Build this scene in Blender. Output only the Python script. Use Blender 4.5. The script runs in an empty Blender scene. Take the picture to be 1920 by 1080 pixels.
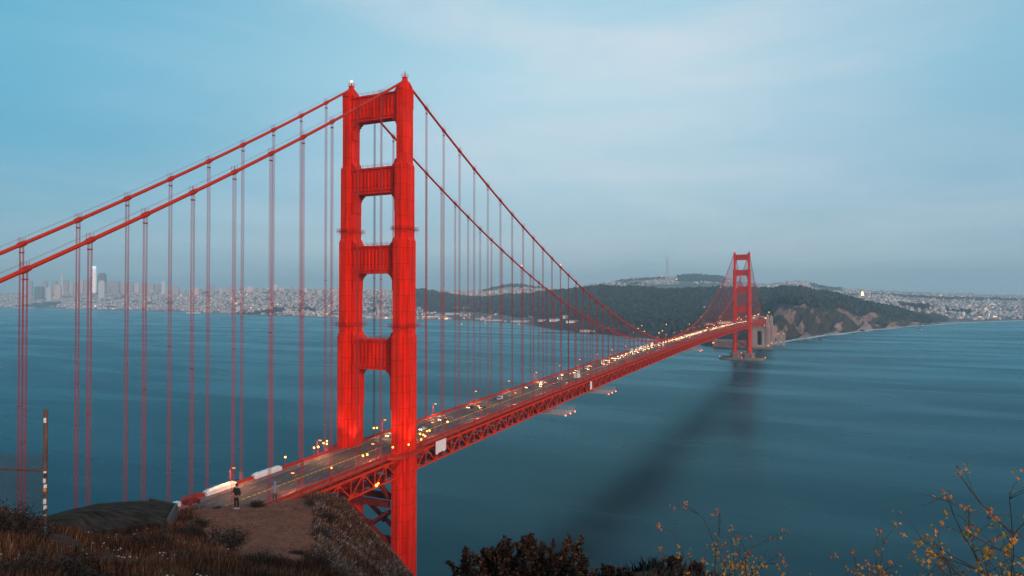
import bpy, math, random
import numpy as np
from mathutils import Vector, Matrix
R=random.Random(7); NR=np.random.RandomState(11)
S=bpy.context.scene
# ------------------------------------------------------------------ camera, sky, sun, exposure
CAM=np.array([185.83,-249.0,130.4]); YAW=0.4465; PIT=0.0136; FPX=1283.13
cd=bpy.data.cameras.new('camera'); cam=bpy.data.objects.new('camera',cd); S.collection.objects.link(cam)
cam.location=CAM; cam.rotation_euler=(math.pi/2+PIT,0,YAW)
cd.sensor_width=36; cd.lens=FPX/1920*36; cd.clip_start=.3; cd.clip_end=60000
S.camera=cam
S.render.resolution_x=1024; S.render.resolution_y=576
S.view_settings.view_transform='Standard'; S.view_settings.look='None'
S.view_settings.exposure=0.4; S.view_settings.gamma=1
S.cycles.use_denoising=True; S.cycles.max_bounces=6; S.cycles.volume_bounces=1
S.cycles.sample_clamp_indirect=4; S.cycles.caustics_reflective=False; S.cycles.caustics_refractive=False
SUN_ELEV=math.radians(6); SUN_DIR=Vector((0.85,-0.53,0.0)).normalized()   # last glow, west-north-west
wd=bpy.data.worlds.new('World'); S.world=wd; wd.use_nodes=True
def build_world():
    nt=wd.node_tree; N=nt.nodes; L=nt.links; N.clear()
    out=N.new('ShaderNodeOutputWorld'); bg=N.new('ShaderNodeBackground')
    sky=N.new('ShaderNodeTexSky'); sky.sky_type='NISHITA'; sky.sun_disc=False
    sky.sun_elevation=SUN_ELEV; sky.sun_rotation=math.atan2(SUN_DIR.x,SUN_DIR.y)
    sky.dust_density=1.5; sky.ozone_density=3.0
    tc=N.new('ShaderNodeTexCoord'); sep=N.new('ShaderNodeSeparateXYZ'); L.new(tc.outputs['Generated'],sep.inputs[0])
    # dusk colours by elevation
    ramp=N.new('ShaderNodeValToRGB'); el=ramp.color_ramp.elements
    cols=[(0.0,(.345,.440,.505)),(.05,(.385,.505,.575)),(.15,(.405,.560,.650)),(.30,(.420,.615,.700)),(.50,(.270,.510,.630)),(1.0,(.13,.36,.50))]
    el[0].position,el[0].color=cols[0][0],(*cols[0][1],1); el[1].position,el[1].color=cols[-1][0],(*cols[-1][1],1)
    for p,c in cols[1:-1]:
        e=el.new(p); e.color=(*c,1)
    L.new(sep.outputs['Z'],ramp.inputs['Fac'])
    # darker, bluer away from the centre of the glow behind the bridge
    vm=N.new('ShaderNodeVectorMath'); vm.operation='DOT_PRODUCT'; vm.inputs[1].default_value=(-.62,.78,0)
    L.new(tc.outputs['Generated'],vm.inputs[0])
    vl=N.new('ShaderNodeVectorMath'); vl.operation='DOT_PRODUCT'; vl.inputs[1].default_value=(-.90,-.43,0)
    L.new(tc.outputs['Generated'],vl.inputs[0])
    mr=N.new('ShaderNodeMapRange'); mr.inputs['From Min'].default_value=-.08; mr.inputs['From Max'].default_value=.70
    mr.interpolation_type='SMOOTHSTEP'
    L.new(vl.outputs['Value'],mr.inputs['Value'])
    ez=N.new('ShaderNodeMapRange'); ez.interpolation_type='SMOOTHSTEP'; ez.inputs['From Max'].default_value=.22; ez.inputs['To Min'].default_value=.30
    L.new(sep.outputs['Z'],ez.inputs['Value'])
    fl=N.new('ShaderNodeMath'); fl.operation='MULTIPLY'; L.new(mr.outputs[0],fl.inputs[0]); L.new(ez.outputs[0],fl.inputs[1])
    vr=N.new('ShaderNodeVectorMath'); vr.operation='DOT_PRODUCT'; vr.inputs[1].default_value=(.90,.43,0)
    L.new(tc.outputs['Generated'],vr.inputs[0])
    mr2=N.new('ShaderNodeMapRange'); mr2.interpolation_type='SMOOTHSTEP'; mr2.inputs['From Min'].default_value=.15; mr2.inputs['From Max'].default_value=.75
    L.new(vr.outputs['Value'],mr2.inputs['Value'])
    fr_=N.new('ShaderNodeMath'); fr_.operation='MULTIPLY'; L.new(mr2.outputs[0],fr_.inputs[0]); L.new(ez.outputs[0],fr_.inputs[1])
    # thin stretched cloud veil
    mp=N.new('ShaderNodeMapping'); mp.inputs['Scale'].default_value=(1.3,1.3,8.5); mp.inputs['Rotation'].default_value=(0.05,.04,.4)
    L.new(tc.outputs['Generated'],mp.inputs[0])
    nz=N.new('ShaderNodeTexNoise'); nz.inputs['Scale'].default_value=1.7; nz.inputs['Detail'].default_value=8; nz.inputs['Roughness'].default_value=.58; nz.inputs['Distortion'].default_value=.5
    L.new(mp.outputs[0],nz.inputs['Vector'])
    cr=N.new('ShaderNodeMapRange'); cr.inputs['From Min'].default_value=.38; cr.inputs['From Max'].default_value=.70; cr.inputs['To Max'].default_value=.75
    L.new(nz.outputs['Fac'],cr.inputs['Value'])
    cl=N.new('ShaderNodeMix'); cl.data_type='RGBA'
    L.new(cr.outputs[0],cl.inputs['Factor']); L.new(ramp.outputs[0],cl.inputs[6]); cl.inputs[7].default_value=(.60,.655,.71,1)
    tl=N.new('ShaderNodeMix'); tl.data_type='RGBA'; tl.blend_type='MULTIPLY'; L.new(fl.outputs[0],tl.inputs['Factor']); L.new(cl.outputs[2],tl.inputs[6]); tl.inputs[7].default_value=(.20,.60,.76,1)
    tr_=N.new('ShaderNodeMix'); tr_.data_type='RGBA'; tr_.blend_type='MULTIPLY'; L.new(fr_.outputs[0],tr_.inputs['Factor']); L.new(tl.outputs[2],tr_.inputs[6]); tr_.inputs[7].default_value=(.45,.70,.82,1)
    # blend with the physical sky
    sc=N.new('ShaderNodeMix'); sc.data_type='RGBA'; sc.blend_type='MULTIPLY'; sc.inputs['Factor'].default_value=1
    L.new(sky.outputs[0],sc.inputs[6]); sc.inputs[7].default_value=(.10,.115,.12,1)
    mx=N.new('ShaderNodeMix'); mx.data_type='RGBA'; mx.inputs['Factor'].default_value=.12
    L.new(tr_.outputs[2],mx.inputs[6]); L.new(sc.outputs[2],mx.inputs[7])
    L.new(mx.outputs[2],bg.inputs['Color']); bg.inputs['Strength'].default_value=1.0
    L.new(bg.outputs[0],out.inputs['Surface'])
build_world()
sd=bpy.data.lights.new('sun','SUN'); sd.energy=2.35; sd.angle=math.radians(14); sd.color=(1,.60,.43)
sun=bpy.data.objects.new('sun',sd); S.collection.objects.link(sun)
v=(SUN_DIR*math.cos(math.radians(14))+Vector((0,0,math.sin(math.radians(14)))))
sun.rotation_euler=v.to_track_quat('Z','Y').to_euler()

# ------------------------------------------------------------------ helpers
COL=S.collection
def lin(h):
    c=[int(h[i:i+2],16)/255 for i in (0,2,4)]
    return tuple(x/12.92 if x<=.04045 else ((x+.055)/1.055)**2.4 for x in c)
def mat(name,col=(.5,.5,.5),rough=.7,var=0.0,scale=1.0,stretch=(1,1,1),bump=0.0,attr=None,emit=None,es=0,metal=0,spec=.4,obj_coords=True,attr_emit=False):
    m=bpy.data.materials.new(name); m.use_nodes=True; nt=m.node_tree; N=nt.nodes; L=nt.links
    b=N['Principled BSDF']; b.inputs['Roughness'].default_value=rough; b.inputs['Metallic'].default_value=metal
    b.inputs['Specular IOR Level'].default_value=spec
    b.inputs['Base Color'].default_value=(*col,1)
    src=None
    if attr:
        a=N.new('ShaderNodeAttribute'); a.attribute_name=attr; src=a.outputs['Color']
    if var>0 or bump>0:
        tc=N.new('ShaderNodeTexCoord'); mp=N.new('ShaderNodeMapping'); mp.inputs['Scale'].default_value=stretch
        L.new(tc.outputs['Object'],mp.inputs[0])
        nz=N.new('ShaderNodeTexNoise'); nz.inputs['Scale'].default_value=scale; nz.inputs['Detail'].default_value=6; nz.inputs['Roughness'].default_value=.62
        L.new(mp.outputs[0],nz.inputs['Vector'])
        if var>0:
            mr=N.new('ShaderNodeMapRange'); mr.inputs['From Min'].default_value=.3; mr.inputs['From Max'].default_value=.7
            mr.inputs['To Min'].default_value=1-var; mr.inputs['To Max'].default_value=1+var
            L.new(nz.outputs['Fac'],mr.inputs['Value'])
            mx=N.new('ShaderNodeMix'); mx.data_type='RGBA'; mx.blend_type='MULTIPLY'; mx.inputs['Factor'].default_value=1
            if src is not None: L.new(src,mx.inputs[6])
            else: mx.inputs[6].default_value=(*col,1)
            L.new(mr.outputs[0],mx.inputs[7]); src=mx.outputs[2]
        if bump>0:
            bp=N.new('ShaderNodeBump'); bp.inputs['Strength'].default_value=bump; bp.inputs['Distance'].default_value=.3
            L.new(nz.outputs['Fac'],bp.inputs['Height']); L.new(bp.outputs[0],b.inputs['Normal'])
    if src is not None: L.new(src,b.inputs['Base Color'])
    if emit:
        b.inputs['Emission Color'].default_value=(*emit,1); b.inputs['Emission Strength'].default_value=es
    if attr_emit:
        a2=N.new('ShaderNodeAttribute'); a2.attribute_name='glow'
        b.inputs['Emission Color'].default_value=(1,.62,.28,1)
        L.new(a2.outputs['Fac'],b.inputs['Emission Strength'])
    return m
class MB:
    def __init__(s): s.v=[]; s.f=[]; s.m=[]; s.n=0; s.mi=0
    def add(s,vs,fs):
        o=len(s.v); s.v.extend([tuple(map(float,p)) for p in vs]); s.f.extend([tuple(i+o for i in f) for f in fs]); s.m.extend([s.mi]*len(fs)); return s
    def box(s,x0,x1,y0,y1,z0,z1,bottom=True,top=True):
        vs=[(x0,y0,z0),(x1,y0,z0),(x1,y1,z0),(x0,y1,z0),(x0,y0,z1),(x1,y0,z1),(x1,y1,z1),(x0,y1,z1)]
        fs=[(0,1,5,4),(1,2,6,5),(2,3,7,6),(3,0,4,7)]
        if bottom: fs.append((3,2,1,0))
        if top: fs.append((4,5,6,7))
        return s.add(vs,fs)
    def cbox(s,c,d): return s.box(c[0]-d[0]/2,c[0]+d[0]/2,c[1]-d[1]/2,c[1]+d[1]/2,c[2]-d[2]/2,c[2]+d[2]/2)
    def beam(s,p,q,w,h,up=(0,0,1)):
        p=np.array(p,float); q=np.array(q,float); d=q-p; d/=np.linalg.norm(d)+1e-9
        a=np.cross(d,up); n=np.linalg.norm(a)
        if n<1e-3: a=np.cross(d,(1,0,0)); n=np.linalg.norm(a)
        a/=n; b=np.cross(a,d); a=a*w/2; b=b*h/2
        vs=[p-a-b,p+a-b,p+a+b,p-a+b,q-a-b,q+a-b,q+a+b,q-a+b]
        return s.add(vs,[(0,4,5,1),(1,5,6,2),(2,6,7,3),(3,7,4,0),(0,1,2,3),(7,6,5,4)])
    def tube(s,pts,rad,n=8,caps=True):
        P=np.array(pts,float); k=len(P); rr=rad if hasattr(rad,'__len__') else [rad]*k
        T=np.gradient(P,axis=0); T/=np.linalg.norm(T,axis=1,keepdims=True)+1e-9
        ref=np.array((0,0,1.)) if abs(T[0][2])<.9 else np.array((1.,0,0))
        vs=[]
        for i in range(k):
            a=np.cross(T[i],ref); a/=np.linalg.norm(a)+1e-9; b=np.cross(a,T[i]); ref=b if abs(np.dot(b,T[min(i+1,k-1)]))<.9 else ref
            for j in range(n):
                t=2*math.pi*j/n; vs.append(P[i]+rr[i]*(math.cos(t)*a+math.sin(t)*b))
        fs=[(i*n+j,(i+1)*n+j,(i+1)*n+(j+1)%n,i*n+(j+1)%n) for i in range(k-1) for j in range(n)]
        if caps: fs+= [tuple(range(n)),tuple(reversed(range((k-1)*n,k*n)))]
        return s.add(vs,fs)
    def prism(s,poly,z0,z1,bottom=True,top=True):
        n=len(poly); vs=[(x,y,z0) for x,y in poly]+[(x,y,z1) for x,y in poly]
        fs=[(i,(i+1)%n,n+(i+1)%n,n+i) for i in range(n)]
        if bottom: fs.append(tuple(reversed(range(n))))
        if top: fs.append(tuple(range(n,2*n)))
        return s.add(vs,fs)
    def loft(s,rings,bottom=True,top=True):
        n=len(rings[0]); vs=[p for r in rings for p in r]
        fs=[(k*n+i,k*n+(i+1)%n,(k+1)*n+(i+1)%n,(k+1)*n+i) for k in range(len(rings)-1) for i in range(n)]
        if bottom: fs.append(tuple(reversed(range(n))))
        if top: fs.append(tuple(range((len(rings)-1)*n,len(rings)*n)))
        return s.add(vs,fs)
    def ext(s,poly,axis,a,b):
        "poly in the plane across axis ('x': (y,z), 'y': (x,z)), extruded a..b"
        n=len(poly); mk=(lambda p,t:(t,p[0],p[1])) if axis=='x' else (lambda p,t:(p[0],t,p[1]))
        vs=[mk(p,a) for p in poly]+[mk(p,b) for p in poly]
        fs=[(i,(i+1)%n,n+(i+1)%n,n+i) for i in range(n)]+[tuple(reversed(range(n))),tuple(range(n,2*n))]
        return s.add(vs,fs)
    def ball(s,c,r,nu=8,nv=5,sq=(1,1,1)):
        vs=[(c[0],c[1],c[2]-r*sq[2])]
        for i in range(1,nv):
            t=-math.pi/2+math.pi*i/nv
            for j in range(nu):
                a=2*math.pi*j/nu; vs.append((c[0]+r*sq[0]*math.cos(t)*math.cos(a),c[1]+r*sq[1]*math.cos(t)*math.sin(a),c[2]+r*sq[2]*math.sin(t)))
        vs.append((c[0],c[1],c[2]+r*sq[2])); fs=[]
        for j in range(nu): fs.append((0,1+(j+1)%nu,1+j))
        for i in range(nv-2):
            for j in range(nu): fs.append((1+i*nu+j,1+i*nu+(j+1)%nu,1+(i+1)*nu+(j+1)%nu,1+(i+1)*nu+j))
        t=len(vs)-1
        for j in range(nu): fs.append((t,1+(nv-2)*nu+j,1+(nv-2)*nu+(j+1)%nu))
        return s.add(vs,fs)
    def mesh(s,name,mats):
        me=bpy.data.meshes.new(name); me.from_pydata(s.v,[],s.f)
        for m in (mats if isinstance(mats,(list,tuple)) else [mats]): me.materials.append(m)
        if isinstance(mats,(list,tuple)): me.polygons.foreach_set('material_index',s.m)
        import bmesh
        bm=bmesh.new(); bm.from_mesh(me); bmesh.ops.recalc_face_normals(bm,faces=bm.faces); bm.to_mesh(me); bm.free()
        return me
    def obj(s,name,mats,parent=None,smooth=False,**k):
        me=s.mesh(name,mats)
        if smooth: me.polygons.foreach_set('use_smooth',[True]*len(me.polygons))
        return link(name,me,parent,**k)
def tag(o,label=None,cat=None,group=None,kind=None):
    if label: o['label']=label
    if cat: o['category']=cat
    if group: o['group']=group
    if kind: o['kind']=kind
    return o
def link(name,me,parent=None,loc=None,rotz=None,**k):
    o=bpy.data.objects.new(name,me); COL.objects.link(o)
    if parent is not None: o.parent=parent
    if loc is not None: o.location=loc
    if rotz is not None: o.rotation_euler=(0,0,rotz)
    return tag(o,**k)
def thing(name,label,cat,loc=(0,0,0),rotz=0,group=None): return link(name,None,None,loc,rotz,label=label,cat=cat,group=group)
def dup(root,loc,rotz=None,label=None,group=None,scale=None):
    r=root.copy(); COL.objects.link(r); r.location=loc
    if rotz is not None: r.rotation_euler=(0,0,rotz)
    if scale: r.scale=scale if hasattr(scale,'__len__') else (scale,)*3
    if label: r['label']=label
    if group: r['group']=group
    for ch in list(root.children):
        c=ch.copy(); COL.objects.link(c); c.parent=r
        for g in list(ch.children):
            d=g.copy(); COL.objects.link(d); d.parent=c
    return r
def big(name,verts,faces,m,vcol=None,glow=None,smooth=False,parent=None,**k):
    "large meshes from numpy arrays; faces (M,3|4)"
    verts=np.asarray(verts,np.float32); faces=np.asarray(faces,np.int32); M,q=faces.shape
    me=bpy.data.meshes.new(name); me.vertices.add(len(verts)); me.vertices.foreach_set('co',verts.ravel())
    me.loops.add(M*q); me.loops.foreach_set('vertex_index',faces.ravel())
    me.polygons.add(M); me.polygons.foreach_set('loop_start',np.arange(M,dtype=np.int32)*q)
    me.polygons.foreach_set('use_smooth',np.full(M,smooth))
    me.update(calc_edges=True)
    if vcol is not None:
        a=me.color_attributes.new('Col','FLOAT_COLOR','POINT'); c=np.ones((len(verts),4),np.float32); c[:,:3]=vcol; a.data.foreach_set('color',c.ravel())
    if glow is not None:
        a=me.attributes.new('glow','FLOAT','POINT'); a.data.foreach_set('value',np.asarray(glow,np.float32))
    me.materials.append(m); me.validate()
    return link(name,me,parent,**k)
# value noise
_tab=NR.rand(256,256)
def vnoise(x,y,seed=0):
    x=np.asarray(x,float)+seed*17.3; y=np.asarray(y,float)+seed*9.1
    xi=np.floor(x).astype(int); yi=np.floor(y).astype(int); fx=x-xi; fy=y-yi; fx=fx*fx*(3-2*fx); fy=fy*fy*(3-2*fy)
    g=lambda a,b:_tab[a&255,b&255]
    return (g(xi,yi)*(1-fx)+g(xi+1,yi)*fx)*(1-fy)+(g(xi,yi+1)*(1-fx)+g(xi+1,yi+1)*fx)*fy
def fbm(x,y,o=4,seed=0):
    t=0;a=.5
    for i in range(o): t=t+a*vnoise(x*2**i,y*2**i,seed+i); a*=.5
    return t
FWH=np.array([-math.sin(YAW),math.cos(YAW)]); RTH=np.array([math.cos(YAW),math.sin(YAW)]); HORZ=540+FPX*math.tan(PIT)
def ground_xy(px,D):
    "bearing given as photo column, distance D along the view direction -> world x,y"
    u=(np.asarray(px,float)-960)/FPX*D
    return CAM[0]+FWH[0]*D+RTH[0]*u, CAM[1]+FWH[1]*D+RTH[1]*u
def bearing(x,y):
    dx=np.asarray(x)-CAM[0]; dy=np.asarray(y)-CAM[1]; D=dx*FWH[0]+dy*FWH[1]; u=dx*RTH[0]+dy*RTH[1]
    return 960+FPX*u/D, D
def zof(py,D): return CAM[2]-(np.asarray(py,float)-HORZ)/FPX*D

# ------------------------------------------------------------------ materials
M_red=mat('bridge_paint',(.84,.022,.003),.62,spec=.15,var=.27,scale=.5,stretch=(1,1,.12),bump=.03)
def seams(m,w,h,k):
    nt=m.node_tree; N=nt.nodes; L=nt.links; b=N['Principled BSDF']; src=b.inputs['Base Color'].links[0].from_socket
    tc=N.new('ShaderNodeTexCoord'); sp=N.new('ShaderNodeSeparateXYZ'); ad=N.new('ShaderNodeMath'); cb=N.new('ShaderNodeCombineXYZ'); br=N.new('ShaderNodeTexBrick')
    br.offset=0; br.inputs['Scale'].default_value=1; br.inputs['Brick Width'].default_value=w; br.inputs['Row Height'].default_value=h; br.inputs['Mortar Size'].default_value=.14; br.inputs['Mortar Smooth'].default_value=.6
    br.inputs['Color1'].default_value=(1,1,1,1); br.inputs['Color2'].default_value=(.86,.86,.86,1); br.inputs['Mortar'].default_value=(k,k,k,1)
    L.new(tc.outputs['Object'],sp.inputs[0]); L.new(sp.outputs[0],ad.inputs[0]); L.new(sp.outputs[1],ad.inputs[1]); L.new(ad.outputs[0],cb.inputs[0]); L.new(sp.outputs[2],cb.inputs[1]); L.new(cb.outputs[0],br.inputs['Vector'])
    mx=N.new('ShaderNodeMix'); mx.data_type='RGBA'; mx.blend_type='MULTIPLY'; mx.inputs['Factor'].default_value=1; L.new(src,mx.inputs[6]); L.new(br.outputs[0],mx.inputs[7]); L.new(mx.outputs[2],b.inputs['Base Color'])
seams(M_red,2.1,6.9,.55)
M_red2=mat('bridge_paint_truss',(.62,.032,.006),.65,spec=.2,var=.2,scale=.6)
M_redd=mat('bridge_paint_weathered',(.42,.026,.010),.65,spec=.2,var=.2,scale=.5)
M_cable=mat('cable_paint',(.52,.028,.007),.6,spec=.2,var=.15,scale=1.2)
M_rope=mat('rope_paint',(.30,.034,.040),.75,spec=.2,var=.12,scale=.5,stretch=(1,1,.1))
M_under=mat('bridge_paint_shade_tone',(.20,.022,.016),.8,var=.3,scale=.5,spec=.1)  # bridge red darkened in the colour to imitate shade beneath the deck
M_asph=mat('asphalt',(.12,.066,.052),.75,var=.28,scale=.35,stretch=(6,.12,1),bump=.02)
M_walk=mat('sidewalk_concrete',(.22,.17,.155),.8,var=.2,scale=.5)
M_yel=mat('lane_yellow',(.62,.36,.03),.6,var=.15,scale=1)
M_whitep=mat('lane_white',(.55,.53,.50),.6,var=.25,scale=.8)
M_conc=mat('pier_concrete',(.24,.175,.15),.85,var=.28,scale=.12,stretch=(1,1,.4),bump=.1)
M_pyl=mat('pylon_concrete',(.42,.31,.28),.85,var=.18,scale=.08,stretch=(1,1,.4))
M_dark=mat('dark_opening',(.02,.018,.02),.9,var=.3,scale=.4)
M_brick=mat('fort_brick',(.24,.14,.12),.9,var=.3,scale=.15)
M_white=mat('white_tarp',(.78,.76,.74),.75,var=.08,scale=.7,bump=.2)
M_steel=mat('galvanised_steel',(.44,.39,.37),.6,var=.25,scale=2,metal=.1)
M_rust=mat('rusty_pipe',(.13,.072,.052),.75,var=.4,scale=6,stretch=(1,1,.5),bump=.1)
M_amber=mat('amber_lamp',(1,.6,.2),.4,emit=(1,.30,.03),es=2.6)
M_flood=mat('flood_bulb',(1,.6,.2),.4,emit=(1,.34,.045),es=7)
M_redl=mat('red_lamp',(1,.2,.1),.4,emit=(1,.10,.03),es=7)
M_beacon=mat('beacon_lamp',(1,.6,.4),.4,emit=(1,.42,.17),es=3)
M_blue=mat('navigation_light',(.2,.6,1),.4,emit=(.15,.5,1),es=14)
M_head=mat('headlight',(1,.95,.8),.3,emit=(1,.58,.26),es=18)
M_tail=mat('taillight',(1,.1,.05),.3,emit=(1,.06,.03),es=9)
M_glass=mat('car_glass',(.02,.024,.028),.08,spec=.6,var=.1,scale=2)
M_tyre=mat('tyre_rubber',(.018,.018,.018),.85,var=.2,scale=5)
CARP=[mat('car_paint_'+n,c,.3,var=.05,scale=2,spec=.6) for n,c in (('white',(.7,.7,.7)),('silver',(.35,.36,.38)),('black',(.02,.02,.024)),('blue',(.04,.08,.18)),('red',(.32,.03,.03)))]

# ------------------------------------------------------------------ the bridge
W=14.615; LSP=1262.7; ZT=225.46
def chord(Y): return 60.9+.0285*Y-1.4e-5*Y*Y
def road(Y): return chord(Y)+2.3
def zcable(Y):
    if 0<=Y<=LSP:
        t=Y/LSP; return ZT-4*148.94*t*(1-t)
    t=-Y if Y<0 else Y-LSP
    return ZT-.6325*t+3.7376e-4*t*t
Y0,Y1=-343.0,1840.0
bridge=thing('suspension_bridge','long red suspension bridge with two tall towers crossing the blue strait','bridge')
def build_deck():
    st=7.62; ks=range(int(Y0/st),int(Y1/st)+1)
    def strip(x0,x1,dz,th,m,name,parent=bridge,**k):
        b=MB()
        ys=[k*st for k in ks]; vs=[];fs=[]
        for y in ys:
            z=chord(y)+dz; vs+=[(x0,y,z),(x1,y,z),(x1,y,z-th),(x0,y,z-th)]
        for i in range(len(ys)-1):
            for j in range(4): fs.append((i*4+j,i*4+(j+1)%4,i*4+4+(j+1)%4,i*4+4+j))
        fs+=[(0,1,2,3),tuple(len(vs)-1-i for i in range(4))]
        b.add(vs,fs); return b.obj(name,m,parent,**k)
    rd=strip(-10.4,10.4,2.3,.5,M_asph,'roadway')
    for sx in (-1,1):
        a,b_=sorted((sx*10.41,sx*14.2)); strip(a,b_,2.55,.7,M_walk,'sidewalk')
    # fascia girders along the deck edge (part of each railing)
    b=MB()
    for k in ks:
        y=k*15.24
        if y>Y1-15: break
        for x in (-6.95,-3.5,3.5,6.95):
            pass
    # dashed lane lines, white
    y=-300.0
    while y<1600:
        for x in (-6.9,-3.5,3.5,6.9):
            z0,z1=road(y)+.006,road(y+3)+.006; b.add([(x-.07,y,z0),(x+.07,y,z0),(x+.07,y+3,z1),(x-.07,y+3,z1)],[(0,1,2,3)])
        y+=9.0
    b.obj('lane_marking',M_whitep,rd)
    b=MB(); y=-300.0
    while y<1600:
        z0,z1=road(y),road(y+1.6); b.add([(.6,y,z0),(.85,y,z0),(.85,y+1.6,z1),(.6,y+1.6,z1),(.6,y,z0+.28),(.85,y,z0+.28),(.85,y+1.6,z1+.28),(.6,y+1.6,z1+.28)],[(0,1,5,4),(1,2,6,5),(2,3,7,6),(3,0,4,7),(4,5,6,7)])
        y+=2.4
    b.obj('median_marker',M_yel,rd,kind='stuff')
build_deck()
def build_rail(sx):
    b=MB(); x=sx*14.35; y=Y0
    while y<Y1-4:
        if not (abs(y+1.9)<8 or abs(y+1.9-LSP)<8):
            p=lambda yy,dz:(x,yy,chord(yy)+dz)
            b.beam(p(y,3.72),p(y+3.81,3.72),.22,.14); b.beam(p(y,2.95),p(y+3.81,2.95),.08,.5)
            b.beam(p(y,2.62),p(y+3.81,2.62),.3,.3); b.beam(p(y,2.55),p(y,3.75),.16,.16)
            b.beam(p(y+1.27,2.6),p(y+1.27,3.7),.06,.1);b.beam(p(y+2.54,2.6),p(y+2.54,3.7),.06,.1)
            b.beam(p(y,3.4),p(y+3.81,3.4),.05,.34)
        y+=3.81
    # outer fascia below the walk
    y=Y0
    while y<Y1-8:
        b.beam((sx*14.75,y,chord(y)+1.75),(sx*14.75,y+7.62,chord(y+7.62)+1.75),.25,.75)
        y+=7.62
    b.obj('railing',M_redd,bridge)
    b=MB(); x=sx*10.55; y=Y0       # low rail between road and walk
    while y<Y1-4:
        p=lambda yy,dz:(x,yy,chord(yy)+dz)
        b.beam(p(y,3.3),p(y+3.81,3.3),.1,.1); b.beam(p(y,2.95),p(y+3.81,2.95),.06,.08); b.beam(p(y,2.5),p(y,3.35),.12,.12); y+=3.81
    b.obj('kerb_rail',M_redd,bridge)
def build_truss(sx):
    b=MB(); x=sx*W; hs=[]
    yn=[2.14-15.24*k for k in range(22,0,-1)]+[2.14+15.24*k for k in range(0,120)]
    yn=[y for y in yn if Y0<y<1605]
    for i in range(len(yn)-1):
        a,c=yn[i],yn[i+1]; m=(a+c)/2
        T=lambda y:(x,y,chord(y)); B=lambda y:(x,y,chord(y)-7.3)
        b.beam(T(a),T(c),.9,.95); b.beam(B(a-7.62),B(a+7.62),.8,.75)
        b.beam(T(a),B(m),.5,.42,(1,0,0)); b.beam(T(c),B(m),.5,.42,(1,0,0))
        b.beam((x,a,chord(a)-.4),(x,a,chord(a)-7.0),.4,.36,(0,1,0)); b.beam((x,m,chord(m)-.4),(x,m,chord(m)-7.0),.4,.36,(0,1,0))
        z=chord(a); b.ext([(a-1.5,z-.4),(a-.7,z-1.6),(a+.7,z-1.6),(a+1.5,z-.4)],'x',x-.32,x+.32)
        z=chord(m)-7.3; b.ext([(m-1.3,z+.3),(m-.7,z+1.4),(m+.7,z+1.4),(m+1.3,z+.3)],'x',x-.32,x+.32)
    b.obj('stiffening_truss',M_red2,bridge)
def build_floor():
    b=MB(); y=2.14-15.24*22
    while y<1605:
        if y>Y0:
            z=chord(y)
            b.beam((-W+.45,y,z+.3),(W-.45,y,z+.3),.4,1.5,(0,0,1)); b.beam((-W+.4,y,z-2.6),(W-.4,y,z-2.6),.35,.4)
            for s in (-1,1):
                b.beam((s*(W-.4),y,z-7.2),(0,y,z-2.8),.6,.6,(0,1,0)); b.beam((s*7,y,z-.3),(s*7,y,z-2.6),.25,.25,(0,1,0))
            b.beam((-W+.4,y,z-7.35),(W-.4,y,z-7.35),.4,.5)
            zz=chord(y+7.62)-7.4
            b.beam((-W+.4,y,z-7.5),(0,y+7.62,zz),.6,.5); b.beam((W-.4,y,z-7.5),(0,y+7.62,zz),.6,.5)
        y+=7.62
    for xa,xb in ((-12.6,-8.2),(-2.2,2.2),(8.2,12.6)):  # walkway planes added to darken the view into the truss
        y=Y0
        while y<1600: b.beam(((xa+xb)/2,y,chord(y)-6.8),((xa+xb)/2,y+14.9,chord(y+15.24)-6.8),xb-xa,.25); y+=15.24
    for xx,zz_ in ((-11,-3.2),(11,-3.2),(12.8,-1.8),(-5,-4.5),(5,-4.5)):  # pipe runs, also added to darken the truss interior
        y=Y0
        while y<1600: b.beam((xx,y,chord(y)+zz_),(xx,y+15.24,chord(y+15.24)+zz_),.7,.5); y+=15.24
    for xx in (-9,-6,-3,0,3,6,9):
        y=Y0
        while y<1600: b.beam((xx,y,chord(y)+1.4),(xx,y+15.24,chord(y+15.24)+1.4),.25,.7); y+=15.24
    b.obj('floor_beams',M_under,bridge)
for s in (-1,1): build_rail(s); build_truss(s)
build_floor()

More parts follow.
